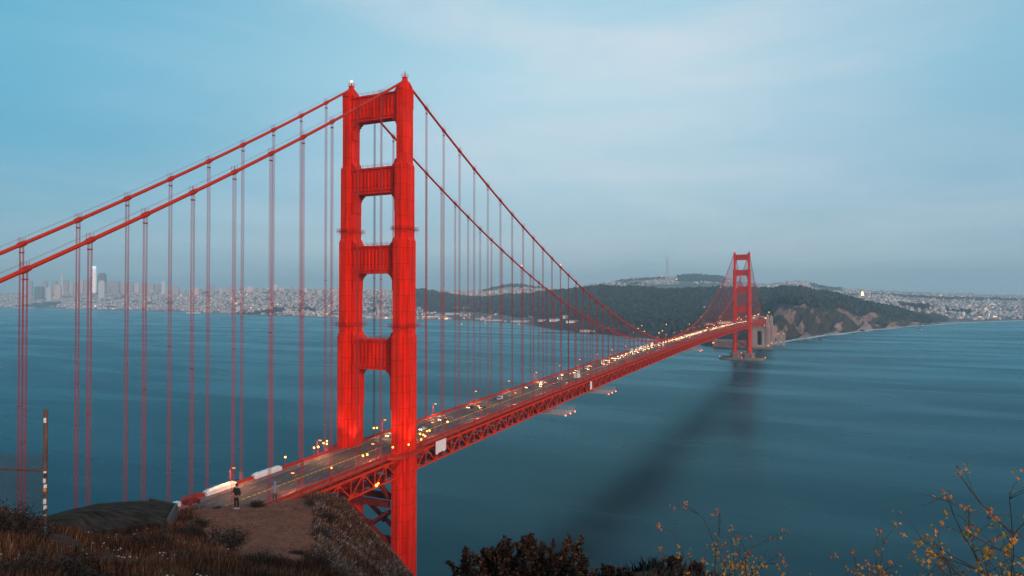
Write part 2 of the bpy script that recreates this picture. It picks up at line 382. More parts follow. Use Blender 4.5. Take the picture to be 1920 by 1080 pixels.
def outline(cx,q):
    (a1,b1),(a2,b2),(a3,b3)=q
    Q=[(a3,b3),(a2,b3),(a2,b2),(a1,b2),(a1,b1)]
    P=Q+[(-x,y) for x,y in reversed(Q)]+[(-x,-y) for x,y in Q]+[(x,-y) for x,y in reversed(Q)]
    return [(cx+x,y) for x,y in P]
ZA=[(1.75,3.9),(1.9,3.3),(2.05,2.2)]; ZB=[(1.75,5.1),(2.35,3.4),(3.0,2.1)]; ZC=[(1.7,6.2),(2.6,3.8),(3.7,2.3)]; ZD=[(1.65,7.2),(2.75,4.3),(4.1,2.7)]; ZE=[(2.3,8.2),(3.5,5.2),(5.0,3.6)]
def build_tower():
    legs=MB()
    for s in (-1,1):
        cx=s*W
        lv=[(5,ZD),(17.5,ZD),(113.0,ZD),(114.8,ZC),(155,ZC),(156.6,ZB),(188,ZB),(189.4,ZA),(220.9,ZA)]
        legs.loft([[(x,y,z) for x,y in outline(cx,q)] for z,q in lv])
        # fluted collar under the saddle, edge angles, panel seams
        for i in range(7):
            y=-3.3+i*1.1; legs.box(cx+s*2.05-.02,cx+s*2.05+.16,y-.22,y+.22,215.5-abs(i-3)*.8,220.8) if s>0 else legs.box(cx-2.21,cx-2.03,y-.22,y+.22,215.5-abs(i-3)*.8,220.8)
        for i in range(4):
            x=cx-1.2+i*.8; legs.box(x-.15,x+.15,-4.08,-3.88,214.5,220.8); legs.box(x-.15,x+.15,3.88,4.08,214.5,220.8)
        for z0,z1,q in ((19.5,113,ZD),(114.8,155,ZC),(156.6,188,ZB)):
            z=z0+7.5
            while z<z1-3:
                for (a,b_) in (q[0],):
                    legs.box(cx-a-.05,cx+a+.05,-b_-.05,-b_+.05,z,z+.28); legs.box(cx-a-.05,cx+a+.05,b_-.05,b_+.05,z,z+.28)
                    legs.box(cx+s*(q[2][0])-.05,cx+s*(q[2][0])+.05,-q[2][1]+.05,q[2][1]-.05,z,z+.28)
                z+=10.5
    t=legs.obj('bridge_tower',M_red,bridge)
    # portal struts
    zs=[(209.0,220.4,1.9,2.9,13),(176.3,187.8,2.9,3.2,12),(141.0,153.2,3.6,3.6,11),(98.6,112.0,4.0,4.2,10)]
    drop=[7.5,8,7.5,17]
    for (z0,z1,ax,hy,nr),dr in zip(zs,drop):
        b=MB(); xi=W-ax
        b.box(-xi,xi,-hy+.55,hy-.55,z0+.9,z1-.75)
        b.box(-xi,xi,-hy-.25,hy+.25,z1-.75,z1); b.box(-xi,xi,-hy,hy,z0+1.2,z0+2.0)
        b.box(-xi,xi,-hy+.1,hy-.1,z1-1.9,z1-1.2)
        b.box(-xi,xi,-hy+.2,hy-.2,z0,z0+.9)
        for i in range(nr):
            x=-xi+1.4+(2*xi-2.8)*(i)/(nr-1)
            for s in (-1,1):
                ya,yb=sorted((s*(hy-.56),s*(hy+.12)))
                b.ext([(x-.38,ya),(x+.38,ya),(x+.38,yb),(x-.38,yb)],'y',0,0) if False else b.box(x-.36,x+.36,ya,yb,z0+2.0,z1-2.0)
        for s in (-1,1):                     # stepped corbels under and fillets over the strut
            h=hy-.35
            for w_,d_ in ((3.0,.8),(2.0,1.7),(1.2,2.8),(.75,dr)):
                xa,xb=sorted((s*xi,s*(xi-w_))); b.box(xa,xb,-h+w_*.06,h-w_*.06,z0-d_,z0-.01)
            b.ext([(s*xi,z1),(s*(xi-2.4),z1),(s*(xi-1.7),z1+.5),(s*(xi-.8),z1+1.4),(s*(xi-.3),z1+2.8),(s*xi,z1+3.2)],'y',-h,h)
            for k_ in range(3):              # mitred ribs on the inner pilaster
                zz=z0-dr*(.35+.25*k_); xa,xb=sorted((s*(xi-.75),s*(xi-.95))); b.box(xa,xb,-h*.6,h*.6,zz-.2,zz+.2)
        st=b.obj('portal_strut',M_red,t)
        r=MB()
        for y in (-hy-.15,hy+.15):
            for i in range(9):
                x=-xi+.8+(2*xi-1.6)*i/8; r.beam((x,y,z1),(x,y,z1+1.2),.09,.09,(0,1,0))
            r.beam((-xi+.6,y,z1+1.2),(xi-.6,y,z1+1.2),.08,.08); r.beam((-xi+.6,y,z1+.65),(xi-.6,y,z1+.65),.06,.06)
        r.obj('walkway_rail',M_redd,t)
    # bracing under the deck
    b=MB(); xi=W-4.0; h=1.4
    for y in (-5.2,5.2):
        for s in (-1,1):
            b.beam((0,y,56.5),(s*xi,y,44.0),1.1,2.2,(0,1,0)); b.beam((s*xi,y,38.5),(-s*xi,y,24.5),1.1+.05*s,2.0,(0,1,0))
        b.beam((-xi,y,41.3),(xi,y,41.3),1.2,2.8); b.beam((-xi,y,22.0),(xi,y,22.0),1.2,3.0)
        b.ext([(-1.8,58.5),(1.8,58.5),(1.2,54.8),(-1.2,54.8)],'y',y-.66,y+.66)
        b.ext([(-1.9,31.5),(0,33.8),(1.9,31.5),(0,29.2)],'y',y-.7,y+.7)
    b.box(-xi,xi,-6.4,6.4,58.2,59.6)
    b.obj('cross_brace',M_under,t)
    for s in (-1,1):
        cx=s*W; b=MB()
        pr=[]
        for i in range(-10,11):
            u=i/10; pr.append((u*4.4,221.0+3.7*(1-abs(u)**2.1)))
        b.ext([(4.4,220.95)]+list(reversed(pr))[0:]+[(-4.4,220.95)],'x',cx-1.75,cx+1.75)
        for i in range(-4,5):
            u=i/4.6; z=221.0+3.7*(1-abs(u)**2.1); b.box(cx-1.9,cx+1.9,u*4.4-.1,u*4.4+.1,220.96,z+.05)
        b.loft([[(cx-1.1,-1.2,224.4),(cx+1.1,-1.2,224.4),(cx+1.1,1.2,224.4),(cx-1.1,1.2,224.4)],[(cx-.75,-.8,226.6),(cx+.75,-.8,226.6),(cx+.75,.8,226.6),(cx-.75,.8,226.6)]])
        b.box(cx-1.1,cx+1.1,-1.1,1.1,226.6,226.75)
        for px_,py_ in ((-1,-1),(1,-1),(1,1),(-1,1)): b.beam((cx+px_*1.05,py_*1.05,226.7),(cx+px_*1.05,py_*1.05,228.0),.09,.09,(0,1,0))
        for z in (227.35,228.0):
            for p,q in (((-1.05,-1.05),(1.05,-1.05)),((1.05,-1.05),(1.05,1.05)),((1.05,1.05),(-1.05,1.05)),((-1.05,1.05),(-1.05,-1.05))): b.beam((cx+p[0],p[1],z),(cx+q[0],q[1],z),.08,.08)
        b.beam((cx,0,226.7),(cx,0,229.4),.25,.25,(0,1,0))
        b.obj('saddle_housing',M_red,t)
    b=MB(); b.ball((-W,0,228.9),.5); b.obj('beacon',M_beacon,t)
    for z,q in ((160,ZB),(118,ZC)):            # inspection rings round the legs
        for s in (-1,1):
            b=MB(); cx=s*W; ax,by=q[2][0]+.45,q[0][1]+.45
            c=[(cx-ax,-by),(cx+ax,-by),(cx+ax,by),(cx-ax,by)]
            for i in range(4):
                p,n_=c[i],c[(i+1)%4]
                b.beam((*p,z),(*n_,z),.4,.14)
                for dz in (.6,1.2): b.beam((*p,z+dz),(*n_,z+dz),.09,.09)
                L_=math.hypot(n_[0]-p[0],n_[1]-p[1]); k=max(2,int(L_/1.5))
                for j in range(k):
                    f=j/k; x,y=p[0]+(n_[0]-p[0])*f,p[1]+(n_[1]-p[1])*f
                    b.beam((x,y,z-.5),(x,y,z+1.2),.1,.1,(0,1,0))
                    xm,ym=(x-cx)*.75+cx,y*.8; b.beam((x,y,z-.1),(xm,ym,z-1.4),.1,.1,(0,1,.3))
            b.obj('inspection_walkway',M_redd,t)
    return t
tower=build_tower()
def dup_part(root,dy):
    r=root.copy(); COL.objects.link(r); r.parent=bridge; r.location=(0,dy,0)
    for ch in list(root.children):
        c=ch.copy(); COL.objects.link(c); c.parent=r
    return r
tower2=dup_part(tower,LSP)
for s in (-1,1):
    b=MB(); b.loft([[(x,y,z) for x,y in outline(s*W,[(a+k,c+k) for a,c in q])] for z,q,k in ((13.4,ZE,0),(19.5,ZE,0),(23,ZD,.12))]); o=b.obj('leg_base',M_red,tower2)
tower['label']='near tower, floodlit bright red'; tower2['label']='distant tower standing on an oval concrete fender in the water'
def build_pier(dy,fender):
    b=MB()
    pts=[]
    X,Yh=(25.5,14.5) if fender else (20.6,11.5)
    for i in range(8):
        for p in ([(-1,-1)] if False else []): pass
    poly=[(-X,-6),(-X+2.5,-9.5),(-X+7,-Yh),(-7,-Yh),(-5,-Yh+3.5),(5,-Yh+3.5),(7,-Yh),(X-7,-Yh),(X-2.5,-9.5),(X,-6),(X,6),(X-2.5,9.5),(X-7,Yh),(7,Yh),(5,Yh-3.5),(-5,Yh-3.5),(-7,Yh),(-X+7,Yh),(-X+2.5,9.5),(-X,6)]
    zt_=13.4 if fender else 4.9; b.prism([(x*.93,y+dy) for x,y in poly],-1,zt_-1.8); b.prism([(x,y+dy) for x,y in poly],zt_-1.8,zt_)
    b.prism([(x,y+dy) for x,y in poly],-1.0,1.6)
    for i in range(9):
        x=-20+5*i
        if abs(x)>5.5: b.box(x-.5,x+.5,dy-Yh-.35,dy-Yh+1.3,1.6,zt_-1.8)
        else: b.box(x-.4,x+.4,dy-Yh+3.2,dy-Yh+4.6,1.6,zt_-1.8)
    p=b.obj('tower_pier',M_conc,bridge)
    if fender:
        n=64; o=[];i_=[]
        for k in range(n):
            t=2*math.pi*k/n; c,s=math.cos(t),math.sin(t); e=.62
            f=lambda v_:math.copysign(abs(v_)**e,v_)
            o.append((46*f(c),25.5*f(s)+dy)); i_.append((41.5*f(c),21.5*f(s)+dy))
        b=MB(); vs=[(x,y,-1) for x,y in o]+[(x,y,4.6) for x,y in o]+[(x,y,4.6) for x,y in i_]+[(x,y,-1) for x,y in i_]
        fs=[(a*n+k,a*n+(k+1)%n,(a+1)*n+(k+1)%n,(a+1)*n+k) for a in range(3) for k in range(n)]
        b.add(vs,fs); fe=b.obj('pier_fender',M_conc,bridge)
        for x,y,z in ((46,0,5.3),(-44.5,-8,5.3),(2,-24,5.2),(0,-15.2,14.4)):
            b=MB(); b.ball((x,dy+y,z),.55); b.beam((x,dy+y,z-.9),(x,dy+y,z-.3),.25,.25,(0,1,0)); b.obj('warning_light',M_redl,fe)
build_pier(0,False); build_pier(LSP,True)
# balconies of the walk round the tower legs
for dy in (0,LSP):
    for s in (-1,1):
        b=MB(); c=road(dy); poly=[(14.3,-13),(16.5,-12.2),(19.2,-9),(20.3,-5),(20.3,5),(19.2,9),(16.5,12.2),(14.3,13)]
        pl=[(s*x,y+dy) for x,y in poly]
        b.prism(pl,c-1.0,c+.25)
        for i in range(len(pl)-1):
            p,q=pl[i],pl[i+1]
            for dz in (1.45,.95,.55): b.beam((*p,c+dz),(*q,c+dz),.12,.12)
            k=max(2,int(math.hypot(q[0]-p[0],q[1]-p[1])/.9))
            for j in range(k):
                f=j/k; x,y=p[0]+(q[0]-p[0])*f,p[1]+(q[1]-p[1])*f; b.beam((x,y,c+.2),(x,y,c+1.45),.1,.1,(0,1,0))
        for y in (-9,-3,3,9): b.beam((s*15,dy+y,chord(dy)-4),(s*19.3,dy+y*.8,c-.9),.35,.5,(0,1,0))
        b.obj('tower_balcony',M_redd,bridge)

# main cables with bands, hand ropes and suspenders
def hang_ys():
    return [-1.77-15.24*k for k in range(22,0,-1)]+[2.14+15.24*k for k in range(1,82)]+[LSP+1.77+15.24*k for k in range(1,22)]
HY=hang_ys()
CB=MB(); CB.box(-.68,.68,-1.1,1.1,-.66,.66)
def build_cable(s):
    ys=[-343+343*i/40 for i in range(40)]+[LSP*i/150 for i in range(151)]+[LSP+343*(i+1)/40 for i in range(40)]
    b=MB(); b.tube([(s*W,y,zcable(y)) for y in ys],.52,10); c=b.obj('main_cable',M_cable,bridge,smooth=True)
    for dx in (-.55,.55):
        for lo,hi in ((-343,-8),(8,LSP-8),(LSP+8,LSP+343)):
            q=[y for y in ys if lo<=y<=hi]; h=MB(); h.tube([(s*W+dx,y,zcable(y)+1.75) for y in q],.025,4); h.obj('hand_rope',M_rope,c)
    order=sorted(HY,key=lambda y:(y-CAM[1])**2+(s*W-CAM[0])**2)
    rest=MB(); me=None
    rh=MB(); hr=[]
    for i,y in enumerate(order):
        z=zcable(y); sl=math.atan2(zcable(y+1)-zcable(y-1),2)
        m=MB()
        pts=[(-1.3,.56),(-1.0,.72),(1.0,.72),(1.3,.56)]
        tgt=m if i<50 else rest
        d=np.array([0,math.cos(sl),math.sin(sl)]); P=np.array([s*W,y,z])
        tgt.tube([P-d*1.25,P-d*1.05,P+d*1.05,P+d*1.25],[.56,.72,.72,.56],8)
        tgt.tube([P-d*.42,P-d*.25],[.8,.8],8); tgt.tube([P+d*.25,P+d*.42],[.8,.8],8)
        for dx in (-.55,.55):
            tgt.beam((s*W+dx,y-.6,z+.45),(s*W+dx,y-.6,z+1.9),.09,.09,(0,1,0)); tgt.beam((s*W+dx,y+.6,z+.45),(s*W+dx,y+.6,z+1.9),.09,.09,(0,1,0))
        if i<50: m.obj('cable_band',M_redd,c)
    rest.obj('cable_band',M_redd,c,kind='stuff')
    for k in (12,25,57,70):
        y=2.14+15.24*k; l=MB(); l.ball((s*W,y+.5,zcable(y)+1.6),.42); l.obj('warning_light',M_beacon,c)
sus=[]
for s in (-1,1):
    build_cable(s)
    for y in HY:
        if zcable(y)-chord(y)>2.0: sus.append((s,y))
sus.sort(key=lambda q:(q[0]*W-CAM[0])**2+(q[1]-CAM[1])**2)
vis=[q for q in sus if q[1]>-165]; hid=[q for q in sus if q[1]<=-165]
rest=MB()
for i,(s,y) in enumerate(vis+hid):
    one=i<99; b=MB() if one else rest
    zt,zb=zcable(y),chord(y)+.3
    for dx,dy in ((-.22,-.42),(.22,-.42),(-.22,.42),(.22,.42)):
        b.tube([(s*W+dx,y+dy,zb),(s*W+dx,y+dy,zt-.3)],.085 if one else .09,4,caps=False)
    b.box(s*W-.35,s*W+.35,y-.55,y+.55,zt-2.4,zt-2.1)
    if zt-zb>60: b.box(s*W-.33,s*W+.33,y-.52,y+.52,(zt+zb)/2-.1,(zt+zb)/2+.1)
    if one: b.obj('suspender_rope',M_rope,bridge)
rest.obj('suspender_rope',M_rope,bridge,kind='stuff')

# ------------------------------------------------------------------ lamps on the bridge
ORD=['first','second','third','fourth','fifth','sixth','seventh','eighth','ninth','tenth','eleventh','twelfth','thirteenth','fourteenth','fifteenth','sixteenth','seventeenth','eighteenth','nineteenth','twentieth','twenty-first','twenty-second','twenty-third','twenty-fourth','twenty-fifth','twenty-sixth','twenty-seventh','twenty-eighth','twenty-ninth','thirtieth','thirty-first','thirty-second','thirty-third','thirty-fourth','thirty-fifth','thirty-sixth','thirty-seventh','thirty-eighth','thirty-ninth','fortieth']
def make_lamp():
    t=thing('street_lamp','curved red street lamp','street lamp')
    b=MB(); b.tube([(0,0,0),(0,0,1.0)],[.3,.24],8); b.tube([(0,0,1.0),(0,0,6.4),(.12,0,7.0),(.5,0,7.45),(1.1,0,7.55)],[.17,.12,.11,.1,.1],8); b.obj('lamp_pole',M_redd,t)
    b=MB(); b.loft([[(1.0,-.28,7.42),(2.25,-.34,7.38),(2.25,.34,7.38),(1.0,.28,7.42)],[(1.0,-.16,7.72),(2.1,-.2,7.66),(2.1,.2,7.66),(1.0,.16,7.72)]]); b.obj('lamp_hood',M_redd,t)
    b=MB(); b.loft([[(1.2,-.2,7.08),(2.1,-.22,7.06),(2.1,.22,7.06),(1.2,.2,7.08)],[(1.12,-.27,7.4),(2.2,-.31,7.37),(2.2,.31,7.37),(1.12,.27,7.4)]]); b.obj('lamp_glass',M_amber,t)
    ld=bpy.data.lights.new('lamp_light','SPOT'); ld.energy=5200; ld.color=(1,.50,.20); ld.spot_size=math.radians(150); ld.spot_blend=.6; ld.shadow_soft_size=.25
    link('lamp_light',ld,t,(1.65,0,7.0))
    return t
lamp0=make_lamp(); used=[0]
def put_lamp(x,y,rz,label,group='curved street lamps along the red bridge'):
    loc=(x,y,chord(y)+2.55)
    if not used[0]:
        used[0]=1; lamp0.location=loc; lamp0.rotation_euler=(0,0,rz); lamp0['label']=label; lamp0['group']=group; return lamp0
    return dup(lamp0,loc,rz,label,group)
for s,nm in ((-1,'left'),(1,'right')):
    k=0
    for n in range(-2,36):
        y=23.1+45.72*n+(0 if s<0 else 3.5)
        if abs(y-LSP)<6 or y>1600: continue
        if n<-2:
            put_lamp(s*14.0,y,0 if s<0 else math.pi,f'curved amber street lamp on the {nm} railing hidden behind the headland'); continue
        if n<0: lb=f'curved amber street lamp on the {nm} railing, {ORD[-n-1]} one before the near tower'
        else: lb=f'curved amber street lamp on the {nm} railing, {ORD[n]} one beyond the near tower'
        put_lamp(s*14.0,y,0 if s<0 else math.pi,lb)
# short floodlight posts
def make_flood():
    t=thing('floodlight_post','short post','floodlight')
    b=MB(); b.tube([(0,0,0),(0,0,3.9)],[.13,.09],8); b.tube([(0,0,3.9),(0,0,4.1)],[.2,.2],8); b.obj('lamp_pole',M_redd,t)
    b=MB(); b.ball((0,0,4.4),.36,10,6); b.obj('bulb',M_flood,t)
    return t
fl0=make_flood(); first=True
FL=[(-14,-41,'alone on the left walk well before the near tower'),(-14,-24.5,'left of a pair beside a curved lamp on the left walk'),(-13.2,-22.8,'right of a pair beside a curved lamp on the left walk'),(-15.8,-16.5,'upper of two close together left of the near tower'),(-13.4,-17.2,'lower of two close together left of the near tower'),(-17,-13,'on the walk close to the left edge of the near tower'),(-14,16.5,'left of a pair seen between the legs of the near tower'),(-13,17.6,'right of a pair seen between the legs of the near tower'),
 (13.6,-46,'alone on the right walk before the near tower'),(13.6,-27.2,'left of a pair on the right walk before the near tower'),(14.0,-25,'right of a pair on the right walk before the near tower'),(16.5,-11,'on the balcony at the left foot of the right tower leg'),(20,-4.5,'on the balcony in front of the right tower leg'),(19.8,5.5,'on the balcony right of the right tower leg'),(17.8,11.8,'lowest of three beyond the balcony of the right tower leg'),(15.6,13.6,'middle of three beyond the balcony of the right tower leg'),(13.4,14.4,'topmost of three beyond the balcony of the right tower leg'),(13.2,20.5,'left of a pair below the curved lamp right of the near tower'),(13.6,22,'right of a pair below the curved lamp right of the near tower'),(13.4,38.5,'brightest single one on the right walk beyond the near tower')]
for x,y,d in FL:
    loc=(x,y,chord(y)+2.55); lb='short floodlight post '+d
    if first: fl0.location=loc; fl0['label']=lb; fl0['group']='floodlight posts round the near tower'; first=False
    else: dup(fl0,loc,0,lb,'floodlight posts round the near tower',1.2 if 'brightest' in d else None)
# tower floodlights, aimed up the legs
for s in (-1,1):
    for dx,dy,a in ((0.0,-15,0),(6.2,-3,1)):
        ld=bpy.data.lights.new('tower_floodlight','SPOT'); ld.energy=5500; ld.color=(1,.42,.16); ld.spot_size=math.radians(88); ld.spot_blend=.9; ld.shadow_soft_size=.6
        o=link('tower_floodlight',ld); p=Vector((s*W+(dx if s>0 else dx*.9),dy,66.5)); o.location=p
        o.rotation_euler=(Vector((s*W,0,122))-p).to_track_quat('-Z','Y').to_euler()

# ------------------------------------------------------------------ things at work on the bridge
def scaffold(y,label,wl,lights=3):
    z=chord(y)-9.4
    t=thing('travelling_scaffold',label,'scaffold',(0,y,z),0,'scaffolds hanging under the bridge deck')
    b=MB(); hw=wl/2
    for yy in (-hw,0,hw): b.beam((-13,yy,0),(28.5,yy,0),.4,.5)
    for i in range(22):
        x=-13+i*1.976; b.beam((x,-hw,.1),(x,hw,.1),.2,.2); 
    b.box(-13,28.3,-hw+.3,hw-.3,.3,.42); b.obj('platform',M_steel,t)
    b=MB()
    for yy in (-hw,hw):
        for i in range(22):
            x=-13+i*1.976; b.beam((x,yy,.2),(x,yy,3.1 if x>15 else 1.5),.1,.1,(0,1,0))
        for dz in (.9,1.5,2.3,3.1): b.beam((15,yy,dz),(28.4,yy,dz),.09,.09)
        b.beam((-13,yy,1.5),(15,yy,1.5),.09,.09)
        for i in range(6): b.beam((15+i*2.2,yy,.3),(17.2+i*2.2,yy,3.1),.07,.07)
    for yy in np.linspace(-hw,hw,7): b.beam((28.4,yy,.2),(28.4,yy,3.1),.1,.1,(0,1,0))
    for dz in (1.0,2.0,3.1): b.beam((28.4,-hw,dz),(28.4,hw,dz),.09,.09)
    b.obj('guard_frame',M_steel,t)
    b=MB()
    for yy in (-hw*.8,hw*.8):
        for x in (-12,W-.2,W+1.2): b.beam((x,yy,.3),(x,yy,3.5),.22,.22,(0,1,0))
    b.box(8,12,-1.5,1.5,.45,1.7); b.obj('hanger_frame',M_redd,t)
    b=MB()
    for yy in np.linspace(-hw,hw,lights): b.ball((28.9,yy,-.3),.42)
    b.obj('red_lamp',M_redl,t)
    return t
scaffold(166,'lattice work platform with three red lamps hanging under the deck, nearest of three',17)
scaffold(256,'lattice work platform with three red lamps below white sheeting, middle of three',18)
scaffold(628,'small far work platform with a red lamp under the deck toward the distant tower',14,2)
def sheeting(name,label,x0,x1,y0,y1,dz0,dz1,cat):
    n=14; b=MB(); rows=[]
    for side in (x0,x1):
        pass
    rings=[]
    for i in range(n+1):
        y=y0+(y1-y0)*i/n; c=chord(y); w=.18*math.sin(i*2.1)+.1*math.sin(i*5.3); e=.35 if i in(0,n) else 0
        rings.append([(x0-w*.4,y,c+dz0),(x1+w*.4,y,c+dz0),(x1+.15*w,y,c+dz1-.5-e),(x1-.4,y,c+dz1+w*.5-e),(x0+.4,y,c+dz1-w*.4-e),(x0-.1*w,y,c+dz1-.5-e)])
    b.loft(rings); o=b.obj(name,M_white,None,smooth=False,label=label,cat=cat); return o
sheeting('tarp_cover','long white sheeted cover along the left railing, nearer and lower of two',-15.6,-13.2,-79,-66,1.6,4.4,'cover')
sheeting('tarp_cover','long white sheeted cover along the left railing below the floodlight, farther of two',-15.6,-13.2,-57,-43.5,1.6,4.4,'cover')
sheeting('white_sheeting','bright white sheet hung on the truss above the middle scaffold',W+.4,W+.9,244,248,-6.4,-.6,'sheet')
t=thing('hanging_sign','pale blank banner panel hung on the truss beside the near tower','banner',(W+.9,29.5,chord(29.5)))
b=MB(); n=10; rings=[]
vs=[];fs=[]
for i in range(n+1):
    y=-5.2+9.4*i/n; w=.1*math.sin(i*1.7); vs+=[(w,y,-4.3+.25*i/n-(.55 if i in (1,2,8) else 0)),(w*.3,y,1.2+.2*i/n),(w*.3+.08,y,1.2+.2*i/n),(w+.08,y,-4.3+.25*i/n-(.55 if i in (1,2,8) else 0))]
for i in range(n):
    for j in range(4): fs.append((i*4+j,i*4+(j+1)%4,i*4+4+(j+1)%4,i*4+4+j))
b.add(vs,fs); b.obj('panel',M_white,t)
b=MB(); b.beam((0,-5.3,-9),(0,-5.3,1.6),.16,.16,(0,1,0)); b.beam((0,4.3,-4),(0,4.3,1.9),.16,.16,(0,1,0)); b.beam((0,-5.3,1.45),(0,4.3,1.7),.12,.12)
for y in (-5,-3,-1,1,3): b.beam((-.5,y,-7.3),(-.5,y,-1),.1,.1,(0,1,0))
for z in (-3,-4.6,-6.2): b.beam((-.5,-5.3,z),(-.5,4.3,z+.2),.08,.08)
b.obj('scaffold_frame',M_redd,t)
# work light on the truss of the side span
t=thing('work_lamp','glaring amber work lamp on the lower truss chord before the near tower','work lamp',(W+.6,-20.5,chord(-20)-6.5))
b=MB(); b.ball((0,0,0),.55); b.ball((.1,1.2,.5),.35); b.obj('bulb',M_flood,t)
b=MB(); b.beam((-.3,-1.5,-.6),(-.3,6,-.4),.12,.12); b.beam((-.3,6,-.4),(-.3,6,3),.1,.1,(0,1,0)); b.beam((-.3,2.5,-.6),(-.3,2.5,2.6),.1,.1,(0,1,0)); b.beam((-.3,-1,1.2),(-.3,6,1.4),.08,.08); b.beam((-.3,0,-.5),(-.3,0,1.5),.1,.1,(0,1,0)); b.obj('lamp_frame',M_redd,t)
# red boom lift and a van by the left railing
zz=lambda y: road(y)
t=thing('boom_lift','red boom lift with folded arm parked on the left walk','boom lift',(-11.6,-86.5,road(-86.5)))
b=MB(); b.box(-1.1,1.1,-2.4,2.4,.55,1.3); b.box(-.9,.9,-1.6,1.4,1.3,1.9); b.obj('chassis',M_under,t)
b=MB(); b.beam((0,-1.5,1.9),(0,3.4,2.9),.45,.5); b.beam((0,3.4,2.9),(0,-2.6,3.1),.35,.4); b.obj('boom',M_redd,t)
b=MB(); 
for p in ((-.7,-3.5),(.7,-3.5),(.7,-2.5),(-.7,-2.5)): b.beam((*p,2.3),(*p,3.5),.08,.08,(0,1,0))
for z in (2.3,2.9,3.5): 
    b.beam((-.7,-3.5,z),(.7,-3.5,z),.08,.08); b.beam((-.7,-2.5,z),(.7,-2.5,z),.08,.08); b.beam((-.7,-3.5,z),(-.7,-2.5,z),.08,.08); b.beam((.7,-3.5,z),(.7,-2.5,z),.08,.08)
b.obj('basket',M_redd,t)
for x in (-1.15,1.15):
    for y in (-1.6,1.6):
        b=MB(); b.tube([(x-.2,y,.55),(x+.2,y,.55)],.55,14); b.obj('wheel',M_tyre,t)

# ------------------------------------------------------------------ cars
def make_car(paint,kind):
    t=thing('car','car','car')
    b=MB()
    if kind=='van':
        prof=[(-2.4,.35),(2.3,.35),(2.45,.6),(2.4,1.05),(1.75,1.25),(1.35,2.05),(1.0,2.2),(-2.3,2.2),(-2.45,2.0),(-2.45,.6)]
    else:
        prof=[(-2.2,.3),(2.15,.3),(2.3,.5),(2.25,.78),(1.2,.95),(.55,1.42),(-.9,1.46),(-1.6,1.02),(-2.25,.95),(-2.3,.55)]
    hw=.9
    ring=lambda x,k:[(x,y,z if z<.9 else .9+(z-.9)*k) for y,z in prof]
    b.loft([[(-hw*.86,y,z) for y,z in prof],[(-hw,y,min(z,1.0) if kind!='van' else z) for y,z in prof],[(hw,y,min(z,1.0) if kind!='van' else z) for y,z in prof],[(hw*.86,y,z) for y,z in prof]]) if kind=='van' else b.loft([[(-hw,y,min(z,.98)) for y,z in prof],[(-hw*.74,y,z) for y,z in prof],[(hw*.74,y,z) for y,z in prof],[(hw,y,min(z,.98)) for y,z in prof]])
    b.obj('car_body',paint,t)
    g=MB()
    if kind=='van':
        g.add([(-.78,1.78,1.27),(.78,1.78,1.27),(.72,1.4,2.0),(-.72,1.4,2.0)],[(0,1,2,3)])
        for s in (-1,1): g.box(s*.9-.012,s*.9+.012,-.2,1.3,1.3,1.95)
    else:
        g.add([(-.6,1.19,.99),(.6,1.19,.99),(.58,.62,1.39),(-.58,.62,1.39)],[(0,1,2,3)]); g.add([(-.6,-1.58,1.06),(.6,-1.58,1.06),(.58,-.98,1.43),(-.58,-.98,1.43)],[(3,2,1,0)])
        for s in (-1,1): g.add([(s*.86,-1.35,1.02),(s*.86,1.0,1.02),(s*.72,.5,1.38),(s*.72,-.85,1.41)],[(0,1,2,3)])
    g.obj('car_window',M_glass,t)
    for x in (-.82,.82):
        for y in (-1.4,1.4):
            w=MB(); w.tube([(x-.11,y,.33),(x+.11,y,.33)],.33,12); w.obj('wheel',M_tyre,t)
    h=MB()
    for x in (-.62,.62): h.ball((x,2.28,.66),.17,8,5)
    h.obj('headlight',M_head,t)
    h=MB()
    for x in (-.65,.65): h.ball((x,-2.3 if kind!='van' else -2.46,.78),.15,8,5)
    h.obj('taillight',M_tail,t)
    return t
protos=[make_car(CARP[i],k) for i,k in ((0,'van'),(1,'car'),(2,'car'),(3,'car'),(4,'car'),(0,'car'))]
pn=['white van','silver car','black car','blue car','red car','white car']
lanes_on=[-8.6,-5.2,-1.8]; lanes_off=[2.6,5.2,8.6]
cars=[]
y=-35
RC=random.Random(3)
for ln,x in enumerate(lanes_on):
    y=(22,64,40)[ln]
    while y<1590:
        cars.append((x+RC.uniform(-.25,.25),y,math.pi,1)); gap=75 if y<170 else (34 if y<330 else 15.5)
        y+=gap*RC.uniform(.75,1.3)
for ln,x in enumerate(lanes_off):
    y=(205,310,260)[ln]
    while y<1500:
        cars.append((x+RC.uniform(-.25,.25),y,0,0)); y+=(170 if y<700 else 150)*RC.uniform(.7,1.3)
cars.sort(key=lambda c:c[1]); first={}
for i,(x,y,rz,on) in enumerate(cars):
    k=RC.choice([1,2,2,3,5,5,0,4]) if i else 1
    loc=(x,y,road(y)+.012); sl=math.atan2(road(y+1)-road(y-1),2)
    side='coming toward the viewer with headlights lit' if on else 'driving away with red tail lights'
    far='near' if y<140 else ('middle' if y<480 else 'far')
    lb=f'{pn[k]} {side} on the {far} part of the bridge'
    g=f'{pn[k]}s {"coming" if on else "leaving"} on the {far} part of the bridge'
    if k not in first: first[k]=1; o=protos[k]; o.location=loc; o['label']=lb; o['group']=g
    else: o=dup(protos[k],loc,None,lb,g)
    o.rotation_euler=(sl if not on else -sl,0,rz)
for k,p in enumerate(protos):
    if k not in first: p.location=(-5.2,1612+k*9,road(1612)); p['label']=f'{pn[k]} coming off the far end of the bridge'
